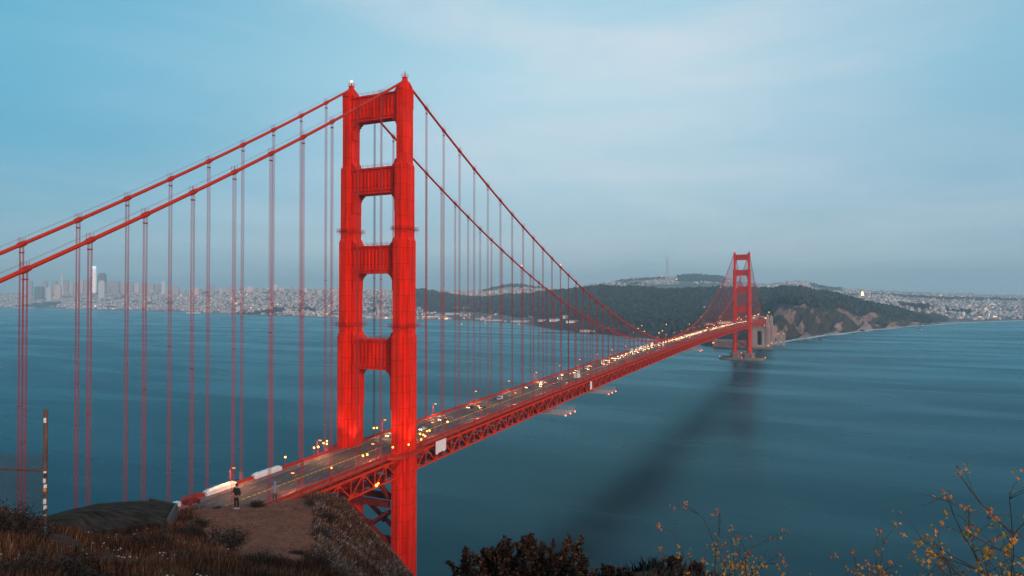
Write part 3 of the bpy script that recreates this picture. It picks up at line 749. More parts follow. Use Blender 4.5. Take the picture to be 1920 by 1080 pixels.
# box trucks in the outer left lane
def make_truck():
    t=thing('box_truck','truck','truck')
    b=MB(); b.loft([[(-1.2,-4.2,.9),(1.2,-4.2,.9),(1.2,1.6,.9),(-1.2,1.6,.9)],[(-1.2,-4.2,3.6),(1.2,-4.2,3.6),(1.2,1.6,3.6),(-1.2,1.6,3.6)]]); b.box(-1.22,1.22,-4.22,1.62,.8,1.0); b.obj('cargo_box',M_white,t)
    b=MB(); b.ext([(1.75,.6),(4.0,.6),(4.0,1.5),(3.55,1.75),(3.1,2.7),(1.75,2.75)],'x',-1.1,1.1); b.obj('cab',CARP[0],t)
    b=MB(); b.add([(-.95,3.52,1.8),(.95,3.52,1.8),(.9,3.16,2.6),(-.9,3.16,2.6)],[(0,1,2,3)]); b.obj('windscreen',M_glass,t)
    for x in (-1.0,1.0):
        for y in (-2.8,2.9):
            w=MB(); w.tube([(x-.15,y,.5),(x+.15,y,.5)],.5,12); w.obj('wheel',M_tyre,t)
    b=MB()
    for x in (-.8,.8): b.ball((x,4.0,1.0),.17)
    b.obj('headlight',M_head,t)
    return t
tr=make_truck()
for i,(y,n) in enumerate(((447,'nearest'),(468,'second'),(487,'middle'),(507,'fourth'),(530,'farthest'))):
    lb=f'{n} of five white box trucks queued along the left kerb of the bridge'; loc=(-9.2,y,road(y)+.012)
    o=tr if i==0 else dup(tr,loc)
    o.location=loc; o.rotation_euler=(0,0,math.pi); o['label']=lb; o['group']='white box trucks on the bridge'
o=dup(tr,(7.4,238,road(238)+.012),0,'single small white truck driving away on the right lanes'); 
v=dup(protos[0],(-12.2,-93.5,road(-93.5)+.25),math.pi,'white van parked on the left walk beside the red boom lift','parked work vehicle')

# ------------------------------------------------------------------ south end: pylons, fort, arch
def pylon(name,label,y,xo,zt):
    t=thing(name,label,'pylon',(0,y,0))
    for s in (-1,1):
        b=MB(); x0,x1=(15.2,24) if s>0 else (-24,-15.2)
        b.box(x0,x1,-7,7,-1,59); b.box(x0+.9,x1-.9,-5.8,5.8,59,zt-4); b.box(x0+1.8,x1-1.8,-4.6,4.6,zt-4,zt)
        for yy in (-7.02,): 
            for k in range(3): b.box(x0+1.6+k*2.4,x0+2.6+k*2.4,-7.5,-7,2,56)
        for xx in ((x1,x1+.4) if s>0 else (x0-.4,x0),):
            for k in range(4): b.box(xx[0],xx[1],-5.4+k*3,-4.2+k*3,2,56)
        b.obj('pylon_shaft',M_pyl,t)
    b=MB()
    b.box(-15.2,-5.5,-5.6,5.6,-1,52.5); b.box(5.5,15.2,-5.6,5.6,-1,52.5); b.box(-15.2,15.2,-5.9,5.9,44.01,52.9)
    b.box(-5.5,5.5,-5.6,5.6,-1,8.5)
    b.obj('cross_wall',M_pyl,t)
    b=MB(); b.box(-5.5,5.5,2.4,3.2,8.5,44); b.obj('recess',M_dark,t)
    b=MB()
    for x in (-20,20): b.ball((x,-4.8,zt-6),.7); b.ball((x,-2,zt+.8),.6)
    b.ball((21,-8,8),1.0)
    b.obj('lamp',M_amber,t)
    return t
pylon('bridge_pylon','tall pale concrete pylon with a dark doorway carrying the far end of the bridge',1612,0,85)
pylon('bridge_pylon','pale concrete pylon partly hidden behind the first one at the far shore',1716,0,80)
t=thing('steel_arch','red steel arch spanning between the two concrete pylons','arch',(0,1664,0))
for s in (-1,1):
    b=MB(); A=[(s*12,-44+88*i/14,22+27*math.sin(math.pi*i/14)) for i in range(15)]
    for p,q in zip(A[:-1],A[1:]): b.beam(p,q,1.2,1.4,(1,0,0)); b.beam((p[0],p[1],p[2]+5),(q[0],q[1],q[2]+5),1,1,(1,0,0)); b.beam(p,(q[0],q[1],q[2]+5),.5,.5,(1,0,0)); b.beam(p,(p[0],p[1],chord(1664)-.5),.6,.6,(1,0,0))
    b.obj('arch_rib',M_red2,t)
t=thing('brick_fort','low square brick fort with gun ports at the water beside the pylons','fort',(-78,1622,2))
b=MB(); b.box(-36,46,-30,42,-2,13.2); b.box(-37,47,-31,43,13.2,14.6); b.box(-30,40,-24,36,14.6,15.6); b.obj('wall',M_brick,t)
b=MB()
for r_,z in ((0,2.2),(1,6.2),(2,10.0)):
    for k in range(15): b.box(-33+5.2*k,-31.4+5.2*k,-30.2,-29.6,z,z+1.9)
    for k in range(12): b.box(45.6,46.2,-26+5.4*k,-24.4+5.4*k,z,z+1.9)
b.obj('gun_port',M_dark,t,kind='stuff')
b=MB(); b.tube([(-30,-20,15.6),(-30,-20,22)],[1.6,1.1],8); b.ball((-30,-20,23),1.2); b.obj('lighthouse',M_pyl,t)
b=MB(); b.ball((-35,-33,9.5),1.3); b.ball((-32.5,-33,10.4),.9); b.obj('red_lamp',M_redl,t)
t=thing('concrete_platform','low concrete seawall platform with small posts around the pylon foot','platform',(10,1596,0))
b=MB(); b.box(-50,22,-14,8,-1,3.0); b.box(-52,23,-15,-13.4,-1,3.9); b.obj('slab',M_conc,t)
b=MB()
for k in range(16): b.beam((-48+4.6*k,-13.9,3.9),(-48+4.6*k,-13.9,5),.16,.16,(0,1,0))
b.beam((-48,-13.9,5),(21,-13.9,5),.14,.14); b.obj('rail',M_steel,t)
for x,h in ((36,34),(44,36)):
    t=thing('concrete_buttress',('shorter' if h==34 else 'farther')+' pale buttress tower lit orange beside the far pylon','buttress',(x+(6 if h>34 else 0),1722,0))
    b=MB(); b.box(-3.2,3.2,-5,5,-1,h-3); b.box(-2.6,2.6,-4.2,4.2,h-3,h); b.box(-3.6,3.6,-5.4,5.4,h-9,h-8); b.obj('shaft',M_pyl,t)
    b=MB(); b.ball((0,-6,h-2),.8); b.obj('lamp',M_amber,t)

# ------------------------------------------------------------------ far land
TAB=[(-260,9300,[(9700,572),(10500,560),(11500,551),(14000,556)]),
(-150,8900,[(9300,572),(10000,560),(11000,550),(14000,556)]),
(0,8490,[(8700,574),(9300,566),(10500,550),(14000,556)]),
(100,7900,[(8000,575),(8600,567),(10000,548),(14000,556)]),
(200,7100,[(7300,578),(8000,570),(9500,547),(12000,552)]),
(320,6150,[(6300,581),(7000,572),(8600,547),(11000,551)]),
(400,5460,[(5600,585),(6200,575),(7500,556),(8200,545),(10000,551)]),
(520,4830,[(5000,590),(5600,578),(6800,552),(7600,543),(9500,552)]),
(650,4225,[(4500,593),(5000,586),(6200,560),(7200,543),(9000,552)]),
(720,4000,[(4300,595),(4800,585),(5600,565),(6800,545),(9000,552)]),
(790,3929,[(4200,597),(4600,583),(5200,556),(5700,545),(7000,547),(9000,552)]),
(880,3754,[(4000,600),(4400,584),(5000,566),(5600,560),(6800,550),(7500,547),(9500,552)]),
(960,3376,[(3600,606),(3900,594),(4500,570),(5200,556),(6500,546),(7800,533),(9500,548)]),
(1050,2650,[(2900,615),(3200,598),(3700,570),(4300,547),(5500,556),(7500,544),(9500,552)]),
(1110,2420,[(2600,624),(2900,603),(3400,572),(4000,541),(5200,556),(7500,537),(8500,532),(10000,548)]),
(1200,2200,[(2350,628),(2700,606),(3200,580),(3900,545),(5000,556),(7500,526),(8500,521),(10000,545)]),
(1300,1900,[(2100,634),(2500,610),(3100,580),(3800,547),(5000,556),(7500,523),(8500,514),(10000,545)]),
(1340,1771,[(1800,648),(2050,628),(2500,604),(3100,578),(3800,545),(5000,556),(7500,524),(8400,516),(10000,545)]),
(1400,1771,[(1800,648),(1950,622),(2300,603),(2900,580),(3700,545),(5000,556),(7500,536),(8500,530),(10000,548)]),
(1440,1860,[(1880,645),(1960,612),(2150,600),(2700,580),(3400,558),(3800,544),(5000,552),(7500,539),(8500,533),(10000,548)]),
(1460,2000,[(2040,632),(2160,594),(2300,580),(2800,566),(3500,544),(5000,553),(7500,534),(8500,529),(10000,548)]),
(1500,2146,[(2190,627),(2320,590),(2420,580),(2900,562),(3500,546),(5000,556),(7500,530),(8500,527),(10000,548)]),
(1560,2420,[(2460,618),(2590,590),(2700,578),(3100,564),(3500,556),(4500,562),(6500,554),(8500,539),(10000,550)]),
(1650,2814,[(2850,613),(2980,596),(3100,584),(3500,576),(4000,571),(5000,561),(7000,552),(8500,546),(10000,550)]),
(1720,3131,[(3190,607),(3300,601),(3500,593),(4000,578),(5000,567),(7000,556),(8500,549),(10000,553)]),
(1800,3528,[(3620,602),(3800,598),(4200,586),(5000,571),(7000,558),(8500,552),(10000,555)]),
(1920,3855,[(4000,598),(4300,591),(5000,574),(7000,561),(8500,556),(10000,557)]),
(2100,4300,[(4500,592),(5000,580),(7000,564),(10000,557)]),
(2260,4700,[(4900,590),(5400,578),(7000,564),(10000,557)])]
OFF=np.concatenate([[-60,-25,0,4,12,25],np.geomspace(40,11500,230)])
ZT_=[]; 
for x,d0,pts in TAB:
    o=[-60,0]+[p[0]-d0 for p in pts]+[pts[-1][0]-d0+3000,20000]; z=[-1,-.3]+[zof(p[1],p[0]) for p in pts]; z+=[z[-1]*.7,z[-1]*.3]
    ZT_.append(np.interp(OFF,o,z))
ZT_=np.array(ZT_); TX=np.array([t[0] for t in TAB],float); TD=np.array([t[1] for t in TAB],float)
def smooth_interp(xq,xs,ys):
    i=np.clip(np.searchsorted(xs,xq)-1,0,len(xs)-2); f=(xq-xs[i])/(xs[i+1]-xs[i]); f=np.clip(f,0,1); f=.45*f+.55*f*f*(3-2*f)
    return ys[i]+(ys[i+1]-ys[i])*(f if ys.ndim==1 else f[:,None])
LX=np.concatenate([np.arange(-260,1300,5.0),np.arange(1300,1760,2.0),np.arange(1760,2261,5.0)])
SH=smooth_interp(LX,TX,TD)
wig=(fbm(LX/23.,LX*0,3,5)-.45)*np.clip(SH/60,20,60)*np.where((LX>1330)&(LX<1445),.12,1.0); SH=SH+wig
LZ=smooth_interp(LX,TX,ZT_)
ker=np.array([1,2,3,2,1.])/9
LZ[:,8:]=np.apply_along_axis(lambda r:np.convolve(np.pad(r,2,mode='edge'),ker,'valid'),1,LZ)[:,8:]
LD=np.minimum(SH[:,None]+OFF[None,:],12500+OFF[None,:]*.02)
GX,GY=ground_xy(LX[:,None]+0*OFF[None,:],LD)
hgt=np.clip(LZ/40,0,1)
rough=(fbm(GX/260,GY/260,5,3)-.47)*46*np.clip(LZ/90,0,1)*np.clip(1.25-LD/9000,.25,1)
cliffx=np.clip((LX-1435)/25,0,1)*np.clip((1730-LX)/60,0,1)
cl=cliffx[:,None]*np.clip(OFF/30,0,1)[None,:]*np.clip((420-OFF)/160,0,1)[None,:]
gul=(fbm(LX[:,None]/17.-OFF[None,:]/75,OFF[None,:]/230+LX[:,None]/60,5,21)-.47)
LZ2=LZ+rough+cl*gul*46
LZ2=np.where(OFF[None,:]<=0,np.minimum(LZ2,-.25),np.maximum(LZ2,.4+np.minimum(OFF[None,:]*.02,1.5)))
LZ2=np.where(OFF[None,:]<-10,-1.0,LZ2)
def land_z(px,D):
    px=np.atleast_1d(np.asarray(px,float)); D=np.atleast_1d(np.asarray(D,float))
    i=np.clip(np.searchsorted(LX,px)-1,0,len(LX)-2); f=(px-LX[i])/(LX[i+1]-LX[i])
    o=D-(SH[i]*(1-f)+SH[i+1]*f); j=np.clip(np.searchsorted(OFF,o)-1,0,len(OFF)-2); g=np.clip((o-OFF[j])/(OFF[j+1]-OFF[j]),0,1)
    return (LZ2[i,j]*(1-g)+LZ2[i,j+1]*g)*(1-f)+(LZ2[i+1,j]*(1-g)+LZ2[i+1,j+1]*g)*f, o
# land cover
def forest_mask(px,D,o):
    px=np.asarray(px,float); D=np.asarray(D,float)
    n=fbm(px/40.,D/300.,3,40)
    m=np.zeros(np.broadcast(px,D).shape,bool)
    def reg(x0,x1,d0,d1,th=.0): return (px>x0+n*40)&(px<x1-n*40)&(D>d0)&(D<d1)&(n>th)
    d0=np.interp(px,[770,800,880,950,1050,1110,1200,1300,1340,1440,1500,1560,1650,1720,1760],[5050,4500,4420,4000,3250,2900,2600,2480,2420,2500,2450,2700,3050,3250,3300])
    d1=np.interp(px,[770,830,900,1000,1110,1440,1560,1650,1720,1760],[5950,5900,5500,5000,5000,5000,4300,3650,3450,3350])
    m|=(px>775)&(px<1745)&(D>d0)&(D<d1)
    m|=reg(10,125,8050,8550); m|=reg(425,610,5150,5480,.30); m|=reg(180,300,7200,7420,.42); m|=reg(700,800,4150,4350,.5)
    m|=reg(1560,1960,6000,6700); m|=reg(895,1035,7000,9200); m|=(px>1270)&(px<1360)&(D>6900)&(D<9500)
    m|=reg(1130,1270,6800,9000,.55); m|=reg(1500,1600,7000,9000,.45); m|=reg(1660,1760,4000,4300,.3); m|=reg(1740,1900,4150,4330,.42)
    m|=reg(1020,1340,2150,2560,.46)&(o>90)
    return m
PX=LX[:,None]+0*OFF[None,:]
F=forest_mask(PX,LD,OFF[None,:]+0*PX)
nz=fbm(GX/120,GY/120,4,8); nz2=fbm(GX/35,GY/35,3,9)
col=np.zeros(PX.shape+(3,)); 
def setc(mask,c,k=.35): col[mask]=(np.array(c)[None,:]*(1+(nz2[mask]-.47)[:,None]*k*2))
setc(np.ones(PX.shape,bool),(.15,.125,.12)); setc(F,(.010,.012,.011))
gr=(PX>1150)&(PX<1780)&~F&(OFF[None,:]<700); setc(gr,(.050,.034,.025)); 
g2=gr&(nz>.5); setc(g2,(.026,.024,.018))
dg=(PX>1000)&(PX<1420)&(OFF[None,:]<900)&~F; setc(dg,(.022,.021,.019))
rk=(cl>.12)&((gul*.55+(nz-.47)*.75)>(.05+ .0*PX))&(OFF[None,:]<np.interp(LX,[1440,1470,1520,1600,1660,1720],[230,330,330,260,190,100])[:,None]); setc(rk,(.25,.155,.13),.7)
rd_=rk&(PX>1660)&(PX<1715); setc(rd_,(.24,.11,.07),.4)
sand=(OFF[None,:]<np.interp(LX,[600,700,1000,1060,1090,1430,1445,1700,1740,1900],[30,90,55,35,0,0,14,22,75,85])[:,None])&(OFF[None,:]>-1); setc(sand,(.25,.20,.18),.2)
bch=(LX>1090)&(LX<1345); setc((OFF[None,:]<12)&bch[:,None],(.10,.095,.095))
nx,ny=PX.shape
idx=np.arange(nx*ny).reshape(nx,ny); fc=np.stack([idx[:-1,:-1],idx[1:,:-1],idx[1:,1:],idx[:-1,1:]],-1).reshape(-1,4)
M_land=mat('land',rough=.95,var=.25,scale=.06,attr='Col',bump=.3,spec=.1)
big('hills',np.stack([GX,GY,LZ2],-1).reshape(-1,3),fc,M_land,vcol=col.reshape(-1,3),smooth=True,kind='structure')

# woods on the hills: each crown a small lumpy cluster of leaf facets
M_leaf=mat('far_foliage',rough=.95,var=.35,scale=.05,attr='Col',spec=.05)
def lumps(P,Rr,H,seed,nu=7,nv=4):
    rs=np.random.RandomState(seed); n=len(P)
    base=[(0,0,-1)]
    for i in range(1,nv):
        t=-math.pi/2+math.pi*i/nv
        for j in range(nu): a=2*math.pi*(j+.5*(i%2))/nu; base.append((math.cos(t)*math.cos(a),math.cos(t)*math.sin(a),math.sin(t)))
    base.append((0,0,1)); base=np.array(base); q=len(base); fs=[]
    for j in range(nu): fs.append((0,1+(j+1)%nu,1+j)); fs.append((q-1,1+(nv-2)*nu+j,1+(nv-2)*nu+(j+1)%nu))
    for i in range(nv-2):
        for j in range(nu):
            a,b_=1+i*nu+j,1+i*nu+(j+1)%nu; fs.append((a,b_,b_+nu)); fs.append((a,b_+nu,a+nu))
    fs=np.array(fs)
    jit=rs.uniform(.62,1.25,(n,q,1)); V=base[None]*jit*np.stack([Rr,Rr,H],-1)[:,None,:]+P[:,None,:]
    FF=(fs[None]+(np.arange(n)*q)[:,None,None]).reshape(-1,3)
    return V.reshape(-1,3),FF,q
def scatter(n,xr,dr,fn,seed):
    rs=np.random.RandomState(seed); px=rs.uniform(*xr,n); 
    D=np.sqrt(rs.uniform(dr[0]**2,dr[1]**2,n)); z,o=land_z(px,D); k=fn(px,D,o)&(o>8)
    return px[k],D[k],z[k],o[k]
def wood(name,px,D,z,rr,hh,seed,cols,label,cat):
    rs=np.random.RandomState(seed); x,y=ground_xy(px,D); Rr=rs.uniform(*rr,len(px)); H=Rr*rs.uniform(*hh,len(px))
    P=np.stack([x,y,z+H*.55],-1); V,FF,q=lumps(P,Rr,H,seed+1)
    c=np.array(cols)[rs.randint(0,len(cols),len(px))]*rs.uniform(.6,1.45,(len(px),1)); c=np.repeat(c,q,0)
    return big(name,V,FF,M_leaf,vcol=c,label=label,cat=cat,kind='stuff')
DK=[(.022,.026,.022),(.036,.034,.027),(.012,.015,.014),(.054,.047,.036)]
px,D,z,o=scatter(60000,(770,1760),(2100,5600),lambda a,b,c:forest_mask(a,b,c)&(b<5600),1)
k=D>0; wood('wooded_hill',px[k],D[k],z[k],(5.5,12),(.8,1.5),3,DK,'dark wooded hill of dense evergreen crowns behind the far end of the bridge','woods')
px,D,z,o=scatter(40000,(-100,2000),(4000,9300),lambda a,b,c:forest_mask(a,b,c)&((b>5600)|(a<770)|(a>1600)),2)
wood('park_trees',px,D,z,(7,15),(.7,1.2),5,DK,'far belts of dark park trees between the rows of city houses','trees')
px,D,z,o=scatter(5000,(1000,1440),(1800,2700),lambda a,b,c:~forest_mask(a,b,c)&(fbm(a/15.,b/60.,3,33)>.52)&(c>30),4)
wood('shoreline_scrub',px,D,z,(2.5,5.5),(.5,.9),7,[(.03,.032,.026),(.045,.04,.032)],'low dark scrub on the flat shore left of the distant tower','scrub')
px,D,z,o=scatter(9000,(1440,1760),(1900,3400),lambda a,b,c:(c<520)&(fbm(a/6.,b/60.,3,36)>.5),6)
wood('bluff_scrub',px,D,z,(1.6,4.2),(.4,.8),9,[(.035,.036,.026),(.055,.045,.03)],'patches of dark scrub on the pale coastal bluffs','scrub')

# ------------------------------------------------------------------ city
M_city=mat('city_walls',rough=.85,attr='Col',var=.12,scale=.05,attr_emit=True)
WALL=[(.84,.68,.66),(.72,.56,.54),(.88,.78,.76),(.45,.38,.37),(.36,.32,.32),(.52,.42,.39),(.58,.55,.56),(.28,.26,.27),(.40,.28,.25)]
def in_city(a,b,c):
    f=forest_mask(a,b,c); den=fbm(a/18.,b/160.,3,51)
    left=(a<800)&(c>70)&(b<10500)
    lm=(a>=780)&(a<1060)&(b>5400)&(b<8500)
    cris=(a>640)&(a<1010)&(c>120)&(c<700)&(den>.5)
    right=(a>1555)&(b>3750)&(b<9000)&(c>160)
    hill=(a>1090)&(a<1560)&(b>6600)&(b<9200)&(den>.43)
    return (left|lm|cris|right|hill)&~f&(den>.30)
px,D,z,o=scatter(95000,(-240,2150),(3600,10400),in_city,61)
rs=np.random.RandomState(62)
n=len(px); ww=rs.uniform(7,15,n)*np.where(rs.rand(n)<.10,1.8,1); dd=rs.uniform(8,16,n); hh=rs.uniform(5.5,10.5,n)*np.where(rs.rand(n)<.07,2.3,1)*np.where(px<500,1.15,1)
bc=np.array(WALL)[rs.randint(0,len(WALL),n)]*rs.uniform(.8,1.15,(n,1)); glow=np.where(rs.rand(n)<.012,rs.uniform(.4,1.4,n),0)
vis=np.argsort(-(ww*hh/D**2)); top=vis[:300] 
def boxes_mesh(ii):
    x,y=ground_xy(px[ii],D[ii]); an=rs.choice([.35,.35,.38,.32,1.1],len(ii))+(D[ii]>7000)*.2
    c,s=np.cos(an),np.sin(an); sx=np.array([-1,1,1,-1])*.5; sy=np.array([-1,-1,1,1])*.5
    X=ww[ii][:,None]*sx; Y=dd[ii][:,None]*sy; bx=x[:,None]+X*c[:,None]-Y*s[:,None]; by=y[:,None]+X*s[:,None]+Y*c[:,None]
    z0=z[ii]-5; z1=z[ii]+hh[ii]; rz=np.where(rs.rand(len(ii))<.45,rs.uniform(1.5,3.5,len(ii)),.02)
    V=np.zeros((len(ii),12,3)); V[:,0:4,0]=bx; V[:,0:4,1]=by; V[:,0:4,2]=z0[:,None]; V[:,4:8]=V[:,0:4]; V[:,4:8,2]=z1[:,None]
    V[:,8:12]=V[:,4:8]; mid0=(V[:,4]+V[:,7])/2; mid1=(V[:,5]+V[:,6])/2
    V[:,8]=V[:,11]=mid0; V[:,9]=V[:,10]=mid1; V[:,8:12,2]+=rz[:,None]
    f=np.array([(0,1,5,4),(1,2,6,5),(2,3,7,6),(3,0,4,7),(4,5,9,8),(6,7,8,9),(5,6,9,10),(7,4,8,11)])
    FF=(f[None]+(np.arange(len(ii))*12)[:,None,None]).reshape(-1,4)
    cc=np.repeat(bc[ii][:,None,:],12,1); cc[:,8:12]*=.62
    return V,FF,cc,np.repeat(glow[ii][:,None],12,1)
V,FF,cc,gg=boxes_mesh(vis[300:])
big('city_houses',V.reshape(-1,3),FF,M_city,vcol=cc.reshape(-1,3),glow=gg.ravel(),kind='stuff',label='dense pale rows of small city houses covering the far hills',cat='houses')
V,FF,cc,gg=boxes_mesh(top)
AREA=[(350,'below the downtown towers at the left'),(640,'on the slope left of the near tower'),(800,'seen between and just beside the legs of the near tower'),(1100,'on the flat shore right of the near tower'),(1560,'on the misty far hill'),(3000,'on the right shore beyond the beach')]
for q,i in enumerate(top):
    v_=V[q]; ctr=np.array([v_[:4,0].mean(),v_[:4,1].mean(),v_[0,2]])
    ar=next(a for lim,a in AREA if px[i]<lim); g_=bc[i].mean(); tone='white' if g_>.58 else ('pale' if g_>.45 else ('tan' if bc[i][0]>bc[i][2]*1.15 else 'grey'))
    lb=f'{tone} {"lit " if glow[i]>0 else ""}house block {ar}'
    big('city_house',v_-ctr,FF[:8],M_city,vcol=cc[q],glow=gg[q],label=lb,cat='house',group=f'{tone} {"lit " if glow[i]>0 else ""}houses {ar}',loc=tuple(ctr))

def wall_mat(name,c,wx=6,wz=4,dark=.45):
    m=mat(name,c,.8); nt=m.node_tree; N=nt.nodes; L=nt.links; b=N['Principled BSDF']
    tc=N.new('ShaderNodeTexCoord'); br=N.new('ShaderNodeTexBrick'); br.offset=0; br.inputs['Scale'].default_value=1
    br.inputs['Brick Width'].default_value=wx; br.inputs['Row Height'].default_value=wz; br.inputs['Mortar Size'].default_value=1.1
    br.inputs['Color1'].default_value=(*[x*dark for x in c],1); br.inputs['Color2'].default_value=(*[x*dark*1.5 for x in c],1); br.inputs['Mortar'].default_value=(*c,1)
    sp=N.new('ShaderNodeSeparateXYZ'); cb=N.new('ShaderNodeCombineXYZ'); ad=N.new('ShaderNodeMath')
    L.new(tc.outputs['Object'],sp.inputs[0]); L.new(sp.outputs[0],ad.inputs[0]); L.new(sp.outputs[1],ad.inputs[1]); L.new(ad.outputs[0],cb.inputs[0]); L.new(sp.outputs[2],cb.inputs[1]); L.new(cb.outputs[0],br.inputs['Vector'])
    L.new(br.outputs[0],b.inputs['Base Color']); return m
MT={'pale':wall_mat('tower_pale',(.68,.58,.57)),'white':wall_mat('tower_white',(.72,.69,.68),dark=.6),'grey':wall_mat('tower_grey',(.46,.39,.41)),'dark':wall_mat('tower_dark',(.16,.14,.15),dark=.6),'tan':wall_mat('tower_tan',(.56,.43,.39)),'pink':wall_mat('tower_pink',(.74,.54,.51),dark=.7)}
M_glowt=mat('lit_tower_glass',(.7,.66,.68),.5,emit=(1,.80,.80),es=.55); M_crown=mat('lit_crown',(.7,.8,.9),.5,emit=(.55,.85,1),es=1.3)
def tower_block(x0,x1,ytop,ybase,D,m,label,shape='flat',name='city_tower'):
    m=MT[m]; cx=(x0+x1)/2; w=(x1-x0)/FPX*D; x,y=ground_xy(cx,D); zt=float(zof(ytop,D)); zb=min(float(land_z(cx,D)[0][0]),float(zof(ybase,D)))-4; h=zt-zb
    t=thing(name,label,'tower',(float(x),float(y),zb),YAW+.25); hw=w*.41
    b=MB()
    if shape=='pyramid':
        b.loft([[(-hw,-hw,0),(hw,-hw,0),(hw,hw,0),(-hw,hw,0)],[(-hw*.28,-hw*.28,h*.8),(hw*.28,-hw*.28,h*.8),(hw*.28,hw*.28,h*.8),(-hw*.28,hw*.28,h*.8)]]); b.obj('shaft',m,t)
        b=MB(); q=hw*.28; b.loft([[(-q,-q,h*.8),(q,-q,h*.8),(q,q,h*.8),(-q,q,h*.8)],[(-.4,-.4,h),(.4,-.4,h),(.4,.4,h),(-.4,.4,h)]]); b.obj('spire',MT['white'],t)
    elif shape=='round':
        rings=[]
        for f,k in ((0,1),(.55,1),(.8,.93),(.9,.86)): rings.append([(hw*k*math.copysign(abs(math.cos(a))**.6,math.cos(a)),hw*k*math.copysign(abs(math.sin(a))**.6,math.sin(a)),h*f) for a in np.linspace(0,2*math.pi,20,endpoint=False)])
        b.loft(rings); b.obj('shaft',M_glowt,t)
        b=MB(); rings=[]
        for f,k in ((.9,.86),(.96,.8),(1,.7)): rings.append([(hw*k*math.copysign(abs(math.cos(a))**.6,math.cos(a)),hw*k*math.copysign(abs(math.sin(a))**.6,math.sin(a)),h*f) for a in np.linspace(0,2*math.pi,20,endpoint=False)])
        b.loft(rings); b.obj('crown',M_crown,t)
    else:
        st=.9 if shape=='step' else .97
        b.box(-hw,hw,-hw*.8,hw*.8,0,h*st); b.obj('shaft',m,t)
        b=MB(); b.box(-hw*.7,hw*.7,-hw*.55,hw*.55,h*st,h) 
        if shape=='antenna': b.beam((0,0,h),(0,0,h*1.35),1.6,1.6,(0,1,0))
        b.obj('roof_block',m,t)
    return t
TW=[(112,121,508,545,9600,'white','slender white pyramid tower with a needle spire in the left skyline','pyramid'),
(172,180.5,499,541,9400,'white','tallest skyline tower, glowing white with a lit rounded crown','round'),
(183.5,199,512,545,9300,'dark','broad dark tower just right of the glowing white tower','step'),
(53,61,527,550,9600,'grey','grey slab tower beside the left suspender ropes','flat'),(66,82,537,549,9000,'dark','wide dark low block left of the pyramid tower','flat'),(80,89,526,549,9700,'grey','grey stepped tower left of the pyramid tower','step'),
(97,107,526,549,9700,'grey','square grey tower next left of the pyramid tower','flat'),(88,97,539,552,8700,'white','short white block in front of the grey towers','flat'),(103,115,534,552,8900,'pink','pinkish block in front of the pyramid tower','step'),
(120,129,525,548,9600,'grey','grey tower touching the pyramid tower on its right','flat'),(130,138,528,548,9500,'pale','pale tower two places right of the pyramid tower','step'),(139,146,530,549,9300,'tan','tan tower in the middle of the left skyline','flat'),
(146,157,524,548,9500,'pale','pale broad tower midway between pyramid and glowing tower','step'),(158,167,525,549,9500,'grey','grey tower just left of the glowing tower','flat'),(166,172,519,547,9700,'grey','thin tower hugging the glowing tower','antenna'),
(185,197,526,549,8700,'white','bright white block in front of the dark tower','step'),(201,210,526,549,9300,'grey','grey tower right of the dark tower','flat'),(209,225,527,549,9100,'grey','broad grey block with an antenna right of the dark tower','antenna'),
(228,238,529,549,9000,'tan','tan block far right of the dark tower','step'),(240,250,528,549,9000,'grey','grey block at the right of the downtown group','flat'),(253,262,531,549,8900,'pink','pink block at the right of the downtown group','flat'),(265,274,530,549,8800,'grey','grey tower behind the twin suspender ropes','flat'),(276,290,531,548,8800,'tan','long tan block trailing the downtown group','flat'),(292,301,532,548,8700,'grey','last grey block of the downtown group','step'),
(303,311,527,549,8400,'white','lone white tower on the hill between two suspender ropes','flat'),(323,336,535,549,8300,'tan','tan pair of blocks on the crest of the hill','step'),(362,374,540,552,7900,'pink','pink apartment block on the hill crest','flat'),(393,402,535,552,7800,'grey','grey tower block on the hill crest','antenna'),(411,418,541,552,7600,'pale','pale small block on the hill crest','flat'),
(423,433,537,553,7600,'tan','tan apartment block left of the wooded knoll','step'),(462,475,537,553,7500,'pink','pinkish block just right of the wooded knoll','step'),(512,520,534,552,7400,'white','white tower standing clear on the hill crest','flat'),(523,533,539,552,7300,'pink','pink block right of the clear white tower','flat'),(546,551,537,552,7200,'grey','thin grey tower on the crest near the near tower','antenna'),(569,576,541,553,7100,'white','white block on the crest left of the near tower','flat'),(568,574,535,545,7500,'tan','tan tower behind the white block by the near tower','flat'),(586,594,541,552,7100,'grey','grey glassy block left of the near tower','flat'),(598,606,540,552,7100,'grey','grey block close to the left tower leg','step'),
(1243,1248.5,538,548,6900,'tan','small lone tower on the far wooded slope','flat'),(1263,1272,535.5,549,6800,'pink','left block of the large pinkish hospital group','step'),(1271,1284,533.5,549,6800,'pink','tall middle block of the large pinkish hospital group','step'),(1283,1297,534.5,549,6800,'pink','right block of the large pinkish hospital group','flat'),
(1037,1044,538,546,6900,'pale','pale block on the far ridge right of the misty hill','flat'),(1046,1062,541,549,6800,'pink','long pink block on the far ridge above the woods','flat'),(938,944,541,549,6700,'pale','pale block below the misty round hill','flat')]
for a in TW: tower_block(*a[:7],*(a[7:]))
